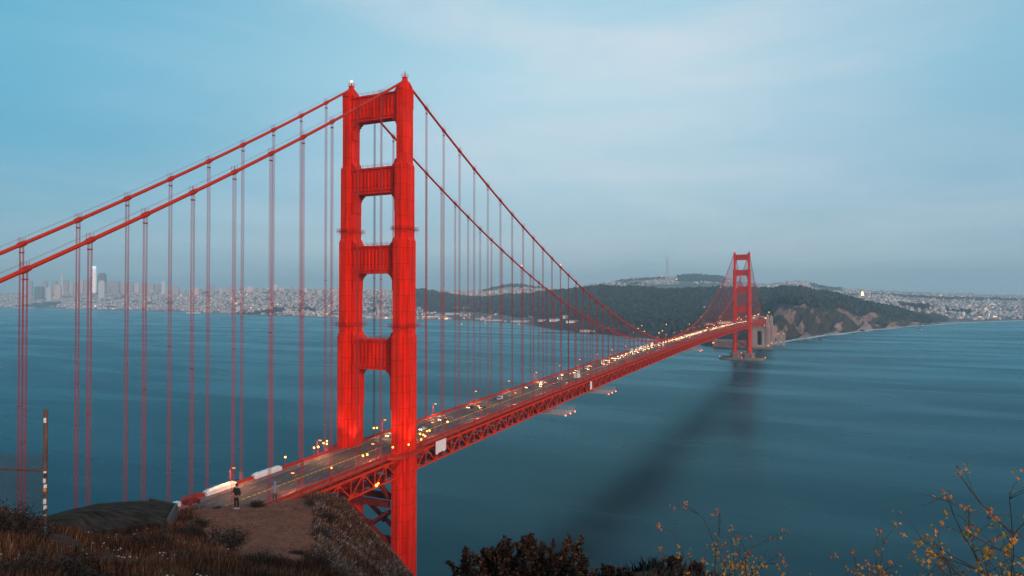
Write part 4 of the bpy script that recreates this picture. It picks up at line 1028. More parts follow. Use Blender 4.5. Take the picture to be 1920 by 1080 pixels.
# lit church tower on the far right ridge
x,y=ground_xy(1617,5600); zb=float(land_z(1617,5600)[0][0]); zt=float(zof(545.5,5600))
t=thing('church_tower','church tower lit bright yellow on the far right ridge','church',(float(x),float(y),zb-2),YAW)
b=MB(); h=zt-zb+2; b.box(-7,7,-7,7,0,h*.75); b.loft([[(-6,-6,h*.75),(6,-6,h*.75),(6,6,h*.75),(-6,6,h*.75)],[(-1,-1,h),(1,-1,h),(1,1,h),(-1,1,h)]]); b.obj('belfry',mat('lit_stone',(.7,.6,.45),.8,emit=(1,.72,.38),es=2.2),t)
b=MB(); b.box(-12,12,7,40,0,h*.45); b.ext([(-12.5,h*.45),(12.5,h*.45),(0,h*.6)],'y',7,40); b.obj('nave',MT['pale'],t)
# three-pronged broadcast mast on the far hill
x,y=ground_xy(1251.5,8450); zb=float(land_z(1251.5,8450)[0][0])
t=thing('broadcast_mast','tall three-pronged lattice broadcast mast on the far misty hill','mast',(float(x),float(y),zb-3),YAW)
hm=float(zof(477,8450))-zb; b=MB(); m_mast=mat('mast_paint',(.40,.24,.24),.7)
lv=[(0,26),(.35,17),(.52,11),(.70,15),(.78,17)]
pts=lambda k:[(lv[k][1]*math.cos(a),lv[k][1]*math.sin(a),hm*lv[k][0]) for a in (.1,.1+2.094,.1+4.189)]
for k in range(4):
    A,B=pts(k),pts(k+1)
    for i in range(3): b.beam(A[i],B[i],2.4,2.4,(0,1,.1)); b.beam(A[i],B[(i+1)%3],.9,.9,(0,1,.1)); b.beam(B[i],B[(i+1)%3],1.6,3)
b.obj('lattice',m_mast,t)
for i,q in enumerate(pts(4)):
    b=MB(); b.tube([q,(q[0],q[1],hm*(1.0 if i else .96))],[2.0,1.0],6); b.obj('prong',m_mast,t)
# low white buildings on the flat shore
M_shed=wall_mat('shed_wall',(.70,.66,.63),5,3,.5); M_roofr=mat('red_roof',(.34,.13,.10),.8,var=.2,scale=.2); M_roofg=mat('grey_roof',(.40,.37,.37),.8,var=.2,scale=.2); M_litw=mat('lit_window',(.8,.6,.4),.5,emit=(1,.66,.33),es=2.2)
def shed(pxc,py,D,wpx,hm_,label,roof='grey',lit=False,n=1,name='shore_building',cat='building',dep=16):
    x,y=ground_xy(pxc,D); z=float(land_z(pxc,D)[0][0]); w=wpx/FPX*D
    t=thing(name,label,cat,(float(x),float(y),z-1.5),YAW)
    b=MB(); b.box(-w/2,w/2,-dep/2,dep/2,0,hm_+1.5); b.obj('wall',M_shed,t)
    b=MB(); 
    for i in range(n):
        a,c=-w/2+w*i/n-.2,-w/2+w*(i+1)/n+.2
        if n>1: b.ext([(a,hm_+1.52),(c,hm_+1.52),((a+c)/2,hm_+1.5+min(5,(c-a)*.4))],'y',-dep/2-.5,dep/2+.5)
        else: b.ext([(-dep/2-.6,hm_+1.52),(dep/2+.6,hm_+1.52),(0,hm_+5.2)],'x',-w/2-.5,w/2+.5)
    b.obj('roof',M_roofr if roof=='red' else M_roofg,t)
    b=MB(); k=max(2,int(w/9))
    for i in range(k):
        xx=-w/2+(i+.5)*w/k; b.box(xx-1.1,xx+1.1,-dep/2-.12,-dep/2+.02,2.6,5.0)
    b.obj('window',M_litw if lit else M_dark,t)
    return t
for a in [(690,593,4330,26,8,'long white shed just right of the left tower leg','grey'),(815,597,4230,46,8,'long white hangar with lit front right of the near tower','red',True),(850,595,4300,30,9,'white hangar behind the beach with a dark roof','grey'),(880,587,4520,60,11,'long low hall with a pink roof under the dark hill','red'),(925,601,3700,34,6,'long white beach building right of the near tower','grey'),(985,603,3520,56,6,'longest low white row behind the beach','grey'),(900,598,3950,18,6,'small white building on the beach road','grey'),
(1016,608,3300,16,7,'small white boathouse at the start of the dark pier','grey'),(1040,601,3150,20,10,'white house with a gable beside the pier','grey',True,2),(1062,598,3180,14,11,'tall white barrack house left of the dark grove','grey'),(1072,605,2990,22,7,'white shed beside the marshy shore','grey',True),(1098,622,2520,22,6,'white fishing house on the shore left of the low cables','grey'),(1118,623,2500,14,5,'second white fishing house with a round end on the shore','grey'),
(1195,597,2850,24,8,'row of white gabled houses in the dark wood','grey',False,5),(1172,596,2900,12,7,'white house half hidden left of the gabled row','grey'),(1226,597,2800,6,8,'small house with a lit window in the dark wood','grey',True),(1246,595,2800,8,8,'pink lit house right of the gabled row','red',True),
(1325,573,3050,12,12,'lit white hall high in the wood left of the distant tower','grey',True),(1350,571,3100,10,10,'second lit white hall beside the left cable of the distant tower','grey',True),(1288,597,2550,26,6,'low lit building row left of the distant tower','grey',True),(1322,594,2420,34,5,'low toll building lit pink beside the distant tower','red',True),(1365,592,2350,40,5,'long lit toll canopy behind the distant tower','grey',True),(1420,590,2320,22,5,'lit building right of the distant tower','grey',True),
(1445,579,2560,18,5,'low white house on the bluff top right of the pylon','grey'),(1483,577,2520,14,5,'flat white house above the pale cliffs','grey'),(1560,572,2900,12,5,'pinkish battery building above the cliffs','red'),
(545,583,5120,30,12,'white harbour building near the shore left of the near tower','grey',True),(360,585,5620,20,10,'harbour hall glowing yellow by the left shore','grey',True),(372,586,5600,10,7,'small harbour shed beside the glowing hall','grey',True),(155,576,7500,60,9,'long low pier shed with white walls at the left shore','grey'),(60,577,8150,70,8,'long white pier below the dark fort trees','grey'),(598,583,4950,10,16,'lit white rotunda near the left tower leg','red',True),(550,578,5250,26,18,'warmly lit hall behind dark trees left of the near tower','red',True),(212,578,7200,14,9,'white lighthouse shed on the left shore','grey')]:
    shed(*a)
# pier of the flat shore
t=thing('wharf','long thin dark pier running out from the flat shore','pier',(0,0,0))
x0,y0=ground_xy(1100,2480); x1,y1=ground_xy(1012,2500); b=MB(); b.beam((x0,y0,3.2),(x1,y1,3.2),9,1.0); b.obj('pier_deck',M_dark,t)
b=MB()
for i in range(28):
    f=i/27; xx,yy=x0+(x1-x0)*f,y0+(y1-y0)*f
    b.beam((xx+1.5,yy+3,-1),(xx+1.5,yy+3,3),.7,.7,(0,1,0)); b.beam((xx-1.5,yy-3,-1),(xx-1.5,yy-3,3),.7,.7,(0,1,0))
b.obj('piles',M_dark,t,kind='stuff')

# yellow lamps of the toll plaza and shore roads
lp=thing('plaza_lamp','lamp','street lamp')
b=MB(); b.tube([(0,0,0),(0,0,8.6)],[.28,.2],6); b.beam((0,0,8.5),(1.4,0,8.7),.2,.2); b.obj('lamp_pole',M_steel,lp)
b=MB(); b.ball((1.3,0,8.5),1.1,8,5); b.obj('bulb',mat('plaza_bulb',(1,.6,.2),.4,emit=(1,.42,.08),es=7),lp)
RL=random.Random(5); k=0
def plamp(pxc,D,label,group):
    global k
    x,y=ground_xy(pxc,D); z=float(land_z(pxc,D)[0][0]); loc=(float(x),float(y),z)
    if k==0: lp.location=loc; lp['label']=label; lp['group']=group
    else: dup(lp,loc,RL.uniform(0,6),label,group)
    k+=1
for i in range(62):
    a=RL.uniform(1292,1446); D=RL.uniform(1980,2420) if a>1345 else RL.uniform(2150,2500)
    plamp(a,D,'amber lamp among the crowded plaza lights behind the distant tower','amber lamps of the toll plaza')
for i in range(14): plamp(1180+RL.uniform(0,150),RL.uniform(2250,2900),'lone amber lamp in the dark wood left of the distant tower','lamps in the dark wood')
for i in range(12): plamp(RL.uniform(800,1090),RL.uniform(3900,4250) if i<8 else RL.uniform(3050,3300),'small amber lamp on the flat shore right of the near tower','lamps on the flat shore')
for i in range(12): plamp(RL.uniform(1600,1910),RL.uniform(4300,6200),'small amber lamp among the houses of the right shore','lamps of the right shore')
for i in range(18): plamp(RL.uniform(260,620),RL.uniform(5700,6500),'small amber lamp by the left shore below the hill houses','lamps of the left shore')

# ------------------------------------------------------------------ water, surf, rocks
def water_mat():
    "long-exposure sea: dark teal body under a soft glossy skin that mirrors the sky more at low angles"
    m=bpy.data.materials.new('sea_water'); m.use_nodes=True; nt=m.node_tree; N=nt.nodes; L=nt.links; N.clear()
    out=N.new('ShaderNodeOutputMaterial'); df=N.new('ShaderNodeBsdfDiffuse'); gl=N.new('ShaderNodeBsdfGlossy'); mx=N.new('ShaderNodeMixShader'); fr=N.new('ShaderNodeFresnel'); fr.inputs['IOR'].default_value=1.5
    tc=N.new('ShaderNodeTexCoord')
    def noise(scale,st,rot,det=5,dist=0):
        mp=N.new('ShaderNodeMapping'); mp.inputs['Scale'].default_value=st; mp.inputs['Rotation'].default_value=(0,0,rot); L.new(tc.outputs['Object'],mp.inputs[0])
        n=N.new('ShaderNodeTexNoise'); n.inputs['Scale'].default_value=scale; n.inputs['Detail'].default_value=det; n.inputs['Distortion'].default_value=dist; L.new(mp.outputs[0],n.inputs['Vector']); return n.outputs['Fac']
    def rng(x,a,b,c,d):
        r=N.new('ShaderNodeMapRange'); r.inputs['From Min'].default_value=a; r.inputs['From Max'].default_value=b; r.inputs['To Min'].default_value=c; r.inputs['To Max'].default_value=d; L.new(x,r.inputs['Value']); return r.outputs[0]
    a=noise(.0020,(1,3.6,1),-YAW-.25,7,.6); c=noise(.010,(1,6,1),-YAW+.16,8,1.2); f=noise(.5,(1,2.4,1),-YAW,7)
    ad=N.new('ShaderNodeMath'); ad.operation='MULTIPLY_ADD'; ad.inputs[1].default_value=.20; L.new(c,ad.inputs[0]); L.new(a,ad.inputs[2])
    ad2=N.new('ShaderNodeMath'); ad2.operation='MULTIPLY_ADD'; ad2.inputs[1].default_value=.05; L.new(f,ad2.inputs[0]); L.new(ad.outputs[0],ad2.inputs[2])
    rp_=N.new('ShaderNodeValToRGB'); e=rp_.color_ramp.elements; e[0].position=.50; e[0].color=(.20,.42,.48,1); e[1].position=.82; e[1].color=(.34,.60,.67,1); L.new(ad2.outputs[0],rp_.inputs[0]); L.new(rp_.outputs[0],gl.inputs['Color'])
    L.new(rng(a,.35,.68,.22,.33),gl.inputs['Roughness'])
    rb=N.new('ShaderNodeValToRGB'); e=rb.color_ramp.elements; e[0].position=.50; e[0].color=(.001,.013,.020,1); e[1].position=.85; e[1].color=(.003,.024,.036,1); L.new(ad2.outputs[0],rb.inputs[0]); L.new(rb.outputs[0],df.inputs['Color'])
    bp=N.new('ShaderNodeBump'); bp.inputs['Strength'].default_value=.06; bp.inputs['Distance'].default_value=.8; L.new(f,bp.inputs['Height']); L.new(bp.outputs[0],gl.inputs['Normal'])
    L.new(fr.outputs[0],mx.inputs[0]); L.new(df.outputs[0],mx.inputs[1]); L.new(gl.outputs[0],mx.inputs[2]); L.new(mx.outputs[0],out.inputs['Surface']); return m
b=MB(); b.add([(-19500,-3500,0),(17500,-3500,0),(17500,17500,0),(-19500,17500,0)],[(0,1,2,3)]); b.obj('water',water_mat(),kind='structure')
# surf along the right shore
def surf_mat():
    m=bpy.data.materials.new('surf_foam'); m.use_nodes=True; nt=m.node_tree; N=nt.nodes; L=nt.links; b=N['Principled BSDF']
    b.inputs['Base Color'].default_value=(.80,.82,.84,1); b.inputs['Roughness'].default_value=.8
    a=N.new('ShaderNodeAttribute'); a.attribute_name='Col'; tc=N.new('ShaderNodeTexCoord'); n=N.new('ShaderNodeTexNoise'); n.inputs['Scale'].default_value=.03; n.inputs['Detail'].default_value=5; L.new(tc.outputs['Object'],n.inputs['Vector'])
    mr=N.new('ShaderNodeMapRange'); mr.inputs['From Min'].default_value=.2; mr.inputs['From Max'].default_value=.5; L.new(n.outputs['Fac'],mr.inputs['Value'])
    mu=N.new('ShaderNodeMath'); mu.operation='MULTIPLY'; L.new(a.outputs['Fac'],mu.inputs[0]); L.new(mr.outputs[0],mu.inputs[1]); L.new(mu.outputs[0],b.inputs['Alpha']); return m
sx=np.arange(1438,2200,3.0); shx=np.interp(sx,LX,SH)
offs=np.array([9,-4,-20,-42,-70,-110.]); al=np.array([1,1,1,.7,.3,0])
wfac=np.interp(sx,[1438,1450,1490,1530,1570,1640,1700,1760,1900],[.5,.9,.55,.9,1.2,1.2,.6,1.1,1.0])*(.7+.7*fbm(sx/14.,sx*0,3,71))
VX,VY=ground_xy(sx[:,None]+0*offs[None],shx[:,None]+offs[None]*wfac[:,None])
i_=np.arange(len(sx)*6).reshape(len(sx),6)
big('surf',np.stack([VX,VY,np.full(VX.shape,.06)],-1).reshape(-1,3),np.stack([i_[:-1,:-1],i_[1:,:-1],i_[1:,1:],i_[:-1,1:]],-1).reshape(-1,4),surf_mat(),vcol=np.repeat(np.tile(al,len(sx))[:,None],3,1)*1.0,kind='stuff',label='white surf breaking along the right shore',cat='surf')
M_rock=mat('sea_rock',(.07,.06,.055),.9,var=.3,scale=.3,bump=.3)
for a,py,w_,d_ in [(1508,638.5,5,'among the surf below the nearest cliff'),(1526,636.5,4,'left of two close rocks off the cliff foot'),(1537,637.3,6,'right of two close rocks off the cliff foot'),(1601,626,5,'alone off the middle of the cliffs'),(1616,621,9,'largest, against the surf line'),(1720,616.5,4,'just left of the boat'),(1412+100,640,3,'smallest, lowest by the shore')]:
    D=FPX*CAM[2]/(py-HORZ); x,y=ground_xy(a,D); r=w_/FPX*D*.55; V,FF,q=lumps(np.array([[0,0,.15*r]]),np.array([r]),np.array([r*.55]),int(a),9,6)
    big('sea_rock',V,FF,M_rock,label='dark sea rock, '+d_,cat='rock',group='dark rocks off the right shore',loc=(float(x),float(y),0))
D=FPX*CAM[2]/(620.8-HORZ); x,y=ground_xy(1728,D)
t=thing('boat','small grey boat anchored off the right shore','boat',(float(x),float(y),0),YAW)
b=MB(); L_=9
b.loft([[(-L_,-1.2,-.3),(L_*.7,-1.3,-.3),(L_*.9,0,-.3),(L_*.7,1.3,-.3),(-L_,1.2,-.3)],[(-L_,-2.2,1.9),(L_*.7,-2.3,2.3),(L_*1.12,0,3.0),(L_*.7,2.3,2.3),(-L_,2.2,1.9)]]); b.obj('hull',M_rock,t)
b=MB(); b.box(-5,2.5,-1.6,1.6,1.9,4.4); b.box(-2,2,-1.4,1.4,4.4,5.6); b.beam((-3,0,4.4),(-3,0,9),.25,.25,(0,1,0)); b.obj('cabin',M_shed,t)
D=FPX*CAM[2]/(675-HORZ); x,y=ground_xy(1598.6,D)
t=thing('buoy','small red buoy floating in the open water at right','buoy',(float(x),float(y),0))
b=MB(); b.tube([(0,0,-.5),(0,0,.8)],[1.5,1.4],12); b.tube([(0,0,.8),(0,0,3.4)],[.9,.3],8); b.ball((0,0,3.7),.45); b.obj('float',mat('buoy_red',(.5,.05,.05),.5),t)
# haze over the whole strait
def haze():
    m=bpy.data.materials.new('haze_air'); m.use_nodes=True; nt=m.node_tree; N=nt.nodes; N.clear()
    o=N.new('ShaderNodeOutputMaterial'); v=N.new('ShaderNodeVolumePrincipled'); v.inputs['Color'].default_value=(.54,.80,.90,1); v.inputs['Density'].default_value=9.3e-5; v.inputs['Anisotropy'].default_value=.0
    nt.links.new(v.outputs[0],o.inputs['Volume'])
    b=MB(); b.box(-20000,18000,-4000,18000,-2.2,720); return b.obj('haze',m,kind='stuff',label='thin pale evening haze over the strait',cat='haze')
haze()

# ------------------------------------------------------------------ near headland
VD=np.array([1.5,3,6,10,15,20,28,35,42,50,57,65,80,110,200.])
HT={-420:[1900,1290,1180,1110,1050,1005,965,950,948,955,965,990,1045,1150,1440],
0:[1900,1290,1190,1115,1045,1000,968,958,958,968,978,1000,1060,1160,1440],
90:[1900,1290,1190,1120,1050,1000,992,1000,1003,1005,1010,1030,1070,1170,1440],
200:[1900,1290,1200,1130,1085,1052,1022,1003,995,990,990,1005,1060,1160,1440],
320:[1900,1300,1230,1150,1098,1064,1030,1003,978,965,960,972,1030,1150,1440],
400:[1900,1310,1260,1180,1105,1065,1035,1010,982,948,945,960,1015,1140,1440],
500:[1900,1320,1280,1190,1120,1080,1050,1022,985,950,938,950,1005,1135,1440],
560:[1900,1320,1280,1195,1130,1090,1058,1028,988,948,926,938,995,1130,1440],
600:[1900,1320,1280,1200,1140,1098,1064,1034,994,948,918,930,990,1130,1440],
635:[1900,1320,1280,1205,1150,1112,1080,1052,1014,968,926,932,990,1135,1440],
690:[1900,1320,1285,1215,1170,1140,1115,1090,1052,1010,982,985,1025,1150,1440],
740:[1900,1320,1290,1225,1190,1165,1145,1125,1095,1060,1037,1040,1070,1170,1440],
780:[1900,1320,1290,1230,1205,1190,1175,1160,1130,1100,1080,1085,1110,1200,1440],
850:[1900,1320,1250,1220,1220,1230,1235,1235,1215,1190,1175,1180,1200,1270,1440],
960:[1900,1310,1140,1125,1170,1230,1290,1300,1300,1300,1300,1300,1310,1340,1450],
1100:[1900,1305,1130,1092,1120,1180,1260,1290,1300,1310,1320,1330,1340,1360,1450],
1250:[1900,1300,1110,1072,1100,1170,1260,1300,1310,1320,1330,1340,1350,1370,1450],
1500:[1900,1290,1160,1140,1160,1200,1280,1310,1320,1330,1340,1350,1360,1380,1450],
1750:[1900,1260,1140,1130,1160,1200,1280,1310,1320,1330,1340,1350,1360,1380,1450],
1950:[1900,1230,1120,1110,1150,1200,1280,1310,1320,1330,1340,1350,1360,1380,1450],
2400:[1900,1230,1120,1110,1150,1200,1280,1310,1320,1330,1340,1350,1360,1380,1450]}
hx=np.array(sorted(HT)); HH=np.array([[CAM[2]-(y-HORZ)/FPX*v for y,v in zip(HT[x],VD)] for x in hx])
FX=np.arange(-420,2401,6.0); FV=np.geomspace(1.5,200,190)
A_=np.stack([np.interp(np.log(FV),np.log(VD),r) for r in HH]); FH=smooth_interp(FX,hx.astype(float),A_)
def blur(a,ax,n=2):
    k=np.array([1,2,3,2,1.])/9
    for _ in range(n): a=np.apply_along_axis(lambda r:np.convolve(np.pad(r,2,mode='edge'),k,'valid'),ax,a)
    return a
FH=blur(blur(FH,1,3),0,2)
FGX,FGY=ground_xy(FX[:,None]+0*FV[None],FV[None]+0*FX[:,None])
def dirt_mask(px,v):
    px=np.asarray(px,float); n=fbm(px/30.,v/4.,3,81)-.47
    lo=np.interp(v,[24,28,34,38,44,50,58],[480,430,385,360,340,350,400]); hi=np.interp(v,[24,28,34,38,44,50,58],[540,575,600,612,612,600,575])
    return np.clip(np.minimum(px-lo,hi-px)/26+n*2.6+.15,0,1)*np.clip((v-25+n*10)/4,0,1)
DM=dirt_mask(FX[:,None]+0*FV[None],FV[None]+0*FX[:,None])
nF=fbm(FGX/3.2,FGY/3.2,5,77)-.47; nF2=fbm(FGX/.7,FGY/.7,3,78)-.47
FH=FH+(nF*1.1+nF2*.22)*np.clip(FV[None]/14,.25,1)*(1-.8*DM)
FH=np.maximum(FH,-1.0)
def fz(px,v):
    px=np.atleast_1d(np.asarray(px,float)); v=np.atleast_1d(np.asarray(v,float))
    i=np.clip(((px-FX[0])/6).astype(int),0,len(FX)-2); f=np.clip((px-FX[i])/6,0,1); j=np.clip(np.searchsorted(FV,v)-1,0,len(FV)-2); g=np.clip((v-FV[j])/(FV[j+1]-FV[j]),0,1)
    return (FH[i,j]*(1-g)+FH[i,j+1]*g)*(1-f)+(FH[i+1,j]*(1-g)+FH[i+1,j+1]*g)*f
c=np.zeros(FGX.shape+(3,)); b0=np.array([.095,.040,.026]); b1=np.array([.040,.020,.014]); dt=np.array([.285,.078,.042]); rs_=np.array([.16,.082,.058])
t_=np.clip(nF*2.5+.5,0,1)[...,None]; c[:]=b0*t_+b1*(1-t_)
nose=np.clip((FX-590)/60,0,1)[:,None]*np.clip((FV-25)/15,0,1)[None]; mixn=(nose*np.clip(nF2*4+.35,0,1))[...,None]; c=c*(1-mixn)+rs_*mixn
path=np.clip(1-abs((FX[:,None]-(250+ (FV[None]-20)*6))/38),0,1)*np.clip((FV[None]-17)/5,0,1)*np.clip((34-FV[None])/5,0,1); c=c*(1-.6*path[...,None])+dt*.8*.6*path[...,None]
c=c*(1-DM[...,None])+dt*(1+nF2[...,None]*.9+nF[...,None]*.5)*DM[...,None]
c=np.clip(c,.006,1)
m_,n_=FGX.shape; i_=np.arange(m_*n_).reshape(m_,n_)
M_soil=mat('headland_soil',rough=.95,attr='Col',var=.4,scale=3.5,bump=.5,spec=.1)
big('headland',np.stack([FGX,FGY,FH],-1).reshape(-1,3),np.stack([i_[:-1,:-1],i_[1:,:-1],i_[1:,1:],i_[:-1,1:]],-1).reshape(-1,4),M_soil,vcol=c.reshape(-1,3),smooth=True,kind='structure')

# dry grass and low growth on the headland: one blade = one bent strip
M_grass=mat('dry_grass',rough=.9,attr='Col',spec=.05)
def blades(name,px,v,hgt,wid,cols,label,cat,seed,lean=.5):
    rs=np.random.RandomState(seed); n=len(px); z=fz(px,v); x,y=ground_xy(px,v)
    a=rs.uniform(0,2*math.pi,n); l=rs.uniform(.1,lean,n); h=hgt*rs.uniform(.5,1.3,n); w=wid*rs.uniform(.6,1.3,n)
    dx,dy=np.cos(a)*l*h,np.sin(a)*l*h; wx,wy=-np.sin(a+.6)*w/2,np.cos(a+.6)*w/2
    V=np.zeros((n,5,3)); V[:,0]=np.stack([x-wx,y-wy,z-.05],-1); V[:,1]=np.stack([x+wx,y+wy,z-.05],-1)
    V[:,2]=np.stack([x+dx*.35+wx*.8,y+dy*.35+wy*.8,z+h*.6],-1); V[:,3]=np.stack([x+dx*.35-wx*.8,y+dy*.35-wy*.8,z+h*.6],-1); V[:,4]=np.stack([x+dx,y+dy,z+h],-1)
    f=np.array([(0,1,2),(0,2,3),(3,2,4)]); FF=(f[None]+(np.arange(n)*5)[:,None,None]).reshape(-1,3)
    cc=np.array(cols)[rs.randint(0,len(cols),n)]*rs.uniform(.6,1.4,(n,1)); patch=fbm(x/2.5,y/2.5,3,91)
    cc=cc*np.clip(.35+1.5*(patch-.2),.35,1.5)[:,None]; cc=np.repeat(cc,5,0)
    return big(name,V.reshape(-1,3),FF,M_grass,vcol=cc,label=label,cat=cat,kind='stuff')
rs=np.random.RandomState(101)
def fscatter(n,x0,x1,v0,v1,fn):
    px=rs.uniform(x0,x1,n); v=np.exp(rs.uniform(math.log(v0),math.log(v1),n)); k=fn(px,v); return px[k],v[k]
clump=lambda px,v,th,s=1.6,sd=95:fbm(*[q/s for q in ground_xy(px,v)],3,sd)>th
px,v=fscatter(260000,-300,800,9,62,lambda a,b:(dirt_mask(a,b)<.35)&clump(a,b,.31))
blades('dry_grass',px,v,np.interp(v,[9,25,60],[.30,.34,.30]),np.interp(v,[9,25,60],[.012,.018,.032]),[(.27,.105,.055),(.18,.07,.038),(.36,.165,.095),(.05,.022,.015),(.11,.046,.027)],'dry brown grass growing over the near headland','grass',102)
px,v=fscatter(80000,590,800,30,66,lambda a,b:clump(a,b,.44,.9,97))
blades('grey_growth',px,v,.20,.055,[(.32,.17,.125),(.50,.38,.35),(.13,.055,.033),(.05,.024,.017),(.18,.08,.05),(.30,.14,.075)],'pale flecked low growth on the steep nose of the headland','ground cover',103,1.6)
px,v=fscatter(2600,-300,440,10,36,lambda a,b:clump(a,b,.58,1.2,98))
sx_,sy_=ground_xy(px,v); r_=rs.uniform(.015,.045,len(px)); V,FF,q=lumps(np.stack([sx_,sy_,fz(px,v)+rs.uniform(.15,.4,len(px))],-1),r_,r_*.7,121,5,3)
big('pale_weed',V,FF,M_grass,vcol=np.repeat(np.array([(.50,.42,.44),(.36,.28,.27),(.58,.50,.53),(.42,.30,.25)])[rs.randint(0,4,len(px))],q,0),kind='stuff',label='pale dried flower heads among the dark scrub at lower left',cat='weeds')
px,v=fscatter(500,-300,330,9,22,lambda a,b:clump(a,b,.55,.8,99))
blades('tan_weed',px,v,.36,.018,[(.42,.26,.18),(.36,.25,.19)],'tan seed heads in the dark scrub at the lower left edge','weeds',105,.5)
px,v=fscatter(16000,900,2100,5.5,13,lambda a,b:(fz(a,b)-CAM[2]>-(1120-HORZ)/FPX*b)&clump(a,b,.42,.5,96))
blades('ground_cover',px,v,.16,.03,[(.05,.035,.028),(.08,.05,.035),(.04,.03,.026),(.12,.08,.06)],'low dark ground cover along the bottom edge right of the bush','ground cover',106,1.0)

px,v=fscatter(5000,330,640,26,56,lambda a,b:(dirt_mask(a,b)>.3)&(rs.rand(len(a))<.5))
sx_,sy_=ground_xy(px,v); r_=rs.uniform(.02,.075,len(px)); V,FF,q=lumps(np.stack([sx_,sy_,fz(px,v)],-1),r_,r_*.6,120,5,3)
big('stones',V,FF,M_grass,vcol=np.repeat(np.array([(.26,.13,.095),(.16,.085,.06),(.10,.05,.036)])[rs.randint(0,3,len(px))],q,0),kind='stuff',label='loose stones strewn over the brown dirt clearing',cat='stones')
# shrubs: woody stems carrying leaf clumps
M_shrub=mat('shrub_leaf',rough=.9,attr='Col',spec=.06); M_twig=mat('twig_bark',(.085,.052,.038),.9,var=.3,scale=8)
def leafy(P,N,size,cols,rs):
    "leaf quads at points P leaning along N"
    n=len(P); a=rs.normal(size=(n,3)); a/=np.linalg.norm(a,axis=1,keepdims=True); d=N*.8+a*.9; d/=np.linalg.norm(d,axis=1,keepdims=True)+1e-9
    s=np.cross(d,rs.normal(size=(n,3))); s/=np.linalg.norm(s,axis=1,keepdims=True)+1e-9
    L_=size*rs.uniform(.6,1.4,(n,1)); Wd=L_*.20
    V=np.stack([P,P+d*L_*.5+s*Wd,P+d*L_,P+d*L_*.5-s*Wd],1); FF=np.arange(n*4).reshape(n,4)
    c=np.array(cols)[rs.randint(0,len(cols),n)]*rs.uniform(.55,1.5,(n,1)); return V.reshape(-1,3),FF,np.repeat(c,4,0)
def make_shrub(seed,n=2600,cols=((.030,.024,.019),(.045,.032,.024),(.022,.019,.016),(.06,.042,.03))):
    rs=np.random.RandomState(seed); t=thing('shrub','shrub','shrub')
    P=[];Nn=[]; st=MB()
    for i in range(26):
        a=rs.uniform(0,2*math.pi); e=rs.uniform(.15,1.35); L_=rs.uniform(.55,1.0); d=np.array([math.cos(a)*math.cos(e),math.sin(a)*math.cos(e),math.sin(e)*.75])
        tip=d*L_; st.tube([(0,0,-.1),tuple(tip*.5+rs.normal(size=3)*.05),tuple(tip)],[.03,.018,.006],4)
        k=n//26; f=rs.uniform(.45,1.08,(k,1)); P.append(tip*f+rs.normal(size=(k,3))*.11); Nn.append(np.repeat(d[None],k,0))
    V,FF,c=leafy(np.concatenate(P),np.concatenate(Nn),.075,cols,rs)
    st.obj('stems',M_twig,t); big('leaves',V,FF,M_shrub,vcol=c,parent=t); return t
sh=[make_shrub(201),make_shrub(202,3000),make_shrub(203,2200,((.05,.036,.026),(.07,.05,.036),(.035,.026,.02)))]
SP=[(482,51,1.5,.75,'rounded dark shrub on the far rim of the dirt clearing left of the pale figure'),(612,47,1.6,.7,'dark shrub at the top right corner of the dirt clearing'),(604,40,1.5,.6,'flat dark shrub on the right edge of the dirt clearing'),(375,41,1.9,.6,'dark shrub at the left edge of the dirt clearing beside the concrete roof'),(352,34,1.7,.8,'dark shrub just below the corner of the concrete roof'),(425,31,2.2,.9,'broad dark shrub at the lower left of the dirt clearing'),(300,28,1.4,.8,'dark shrub in front of the middle of the concrete roof'),(245,27,1.3,.7,'dark shrub in front of the left half of the concrete roof'),(30,19,1.6,1.1,'tall dark shrub at the left edge below the chain link fence'),(-15,17,1.7,1.2,'dark shrub cut by the left edge below the fence'),(62,17.5,1.1,.8,'small shrub at the foot of the stickered post'),(20,12,1.5,.9,'dark shrub low in the left corner'),(120,12.5,1.5,.8,'dark shrub low at left below the pale weeds'),(230,14,1.3,.7,'dark shrub at the bottom edge below the tan grass'),(500,24,1.6,.7,'dark shrub on the lower slope under the dirt clearing'),(590,27,1.6,.8,'dark shrub on the lower slope under the nose of the headland'),(560,33,.9,.6,'small shrub at the lower right of the dirt clearing'),(640,30,1.2,.7,'shrub at the bottom of the steep slope'),(690,36,1.1,.6,'shrub on the steep slope toward the near tower'),(655,45,1.0,.6,'shrub halfway down the steep slope'),(350,22,1.2,.7,'shrub at the bottom edge under the concrete roof corner'),(410,50,.8,.5,'small low shrub on the far rim beside the dark figure'),(330,45,1.0,.6,'low shrub behind the corner of the concrete roof'),(555,49,.5,.5,'little yellowish shrub near the far right rim of the clearing')]
for i,(a,v_,r,hh_,lb) in enumerate(SP):
    x,y=ground_xy(a,v_); z=float(fz(a,v_)[0])-.05; o=sh[i] if i<3 else dup(sh[i%3],(0,0,0)); o.location=(float(x),float(y),z); o.rotation_euler=(0,0,i*1.7); o.scale=(r*.62,r*.62,r*hh_*.62); o['label']=lb
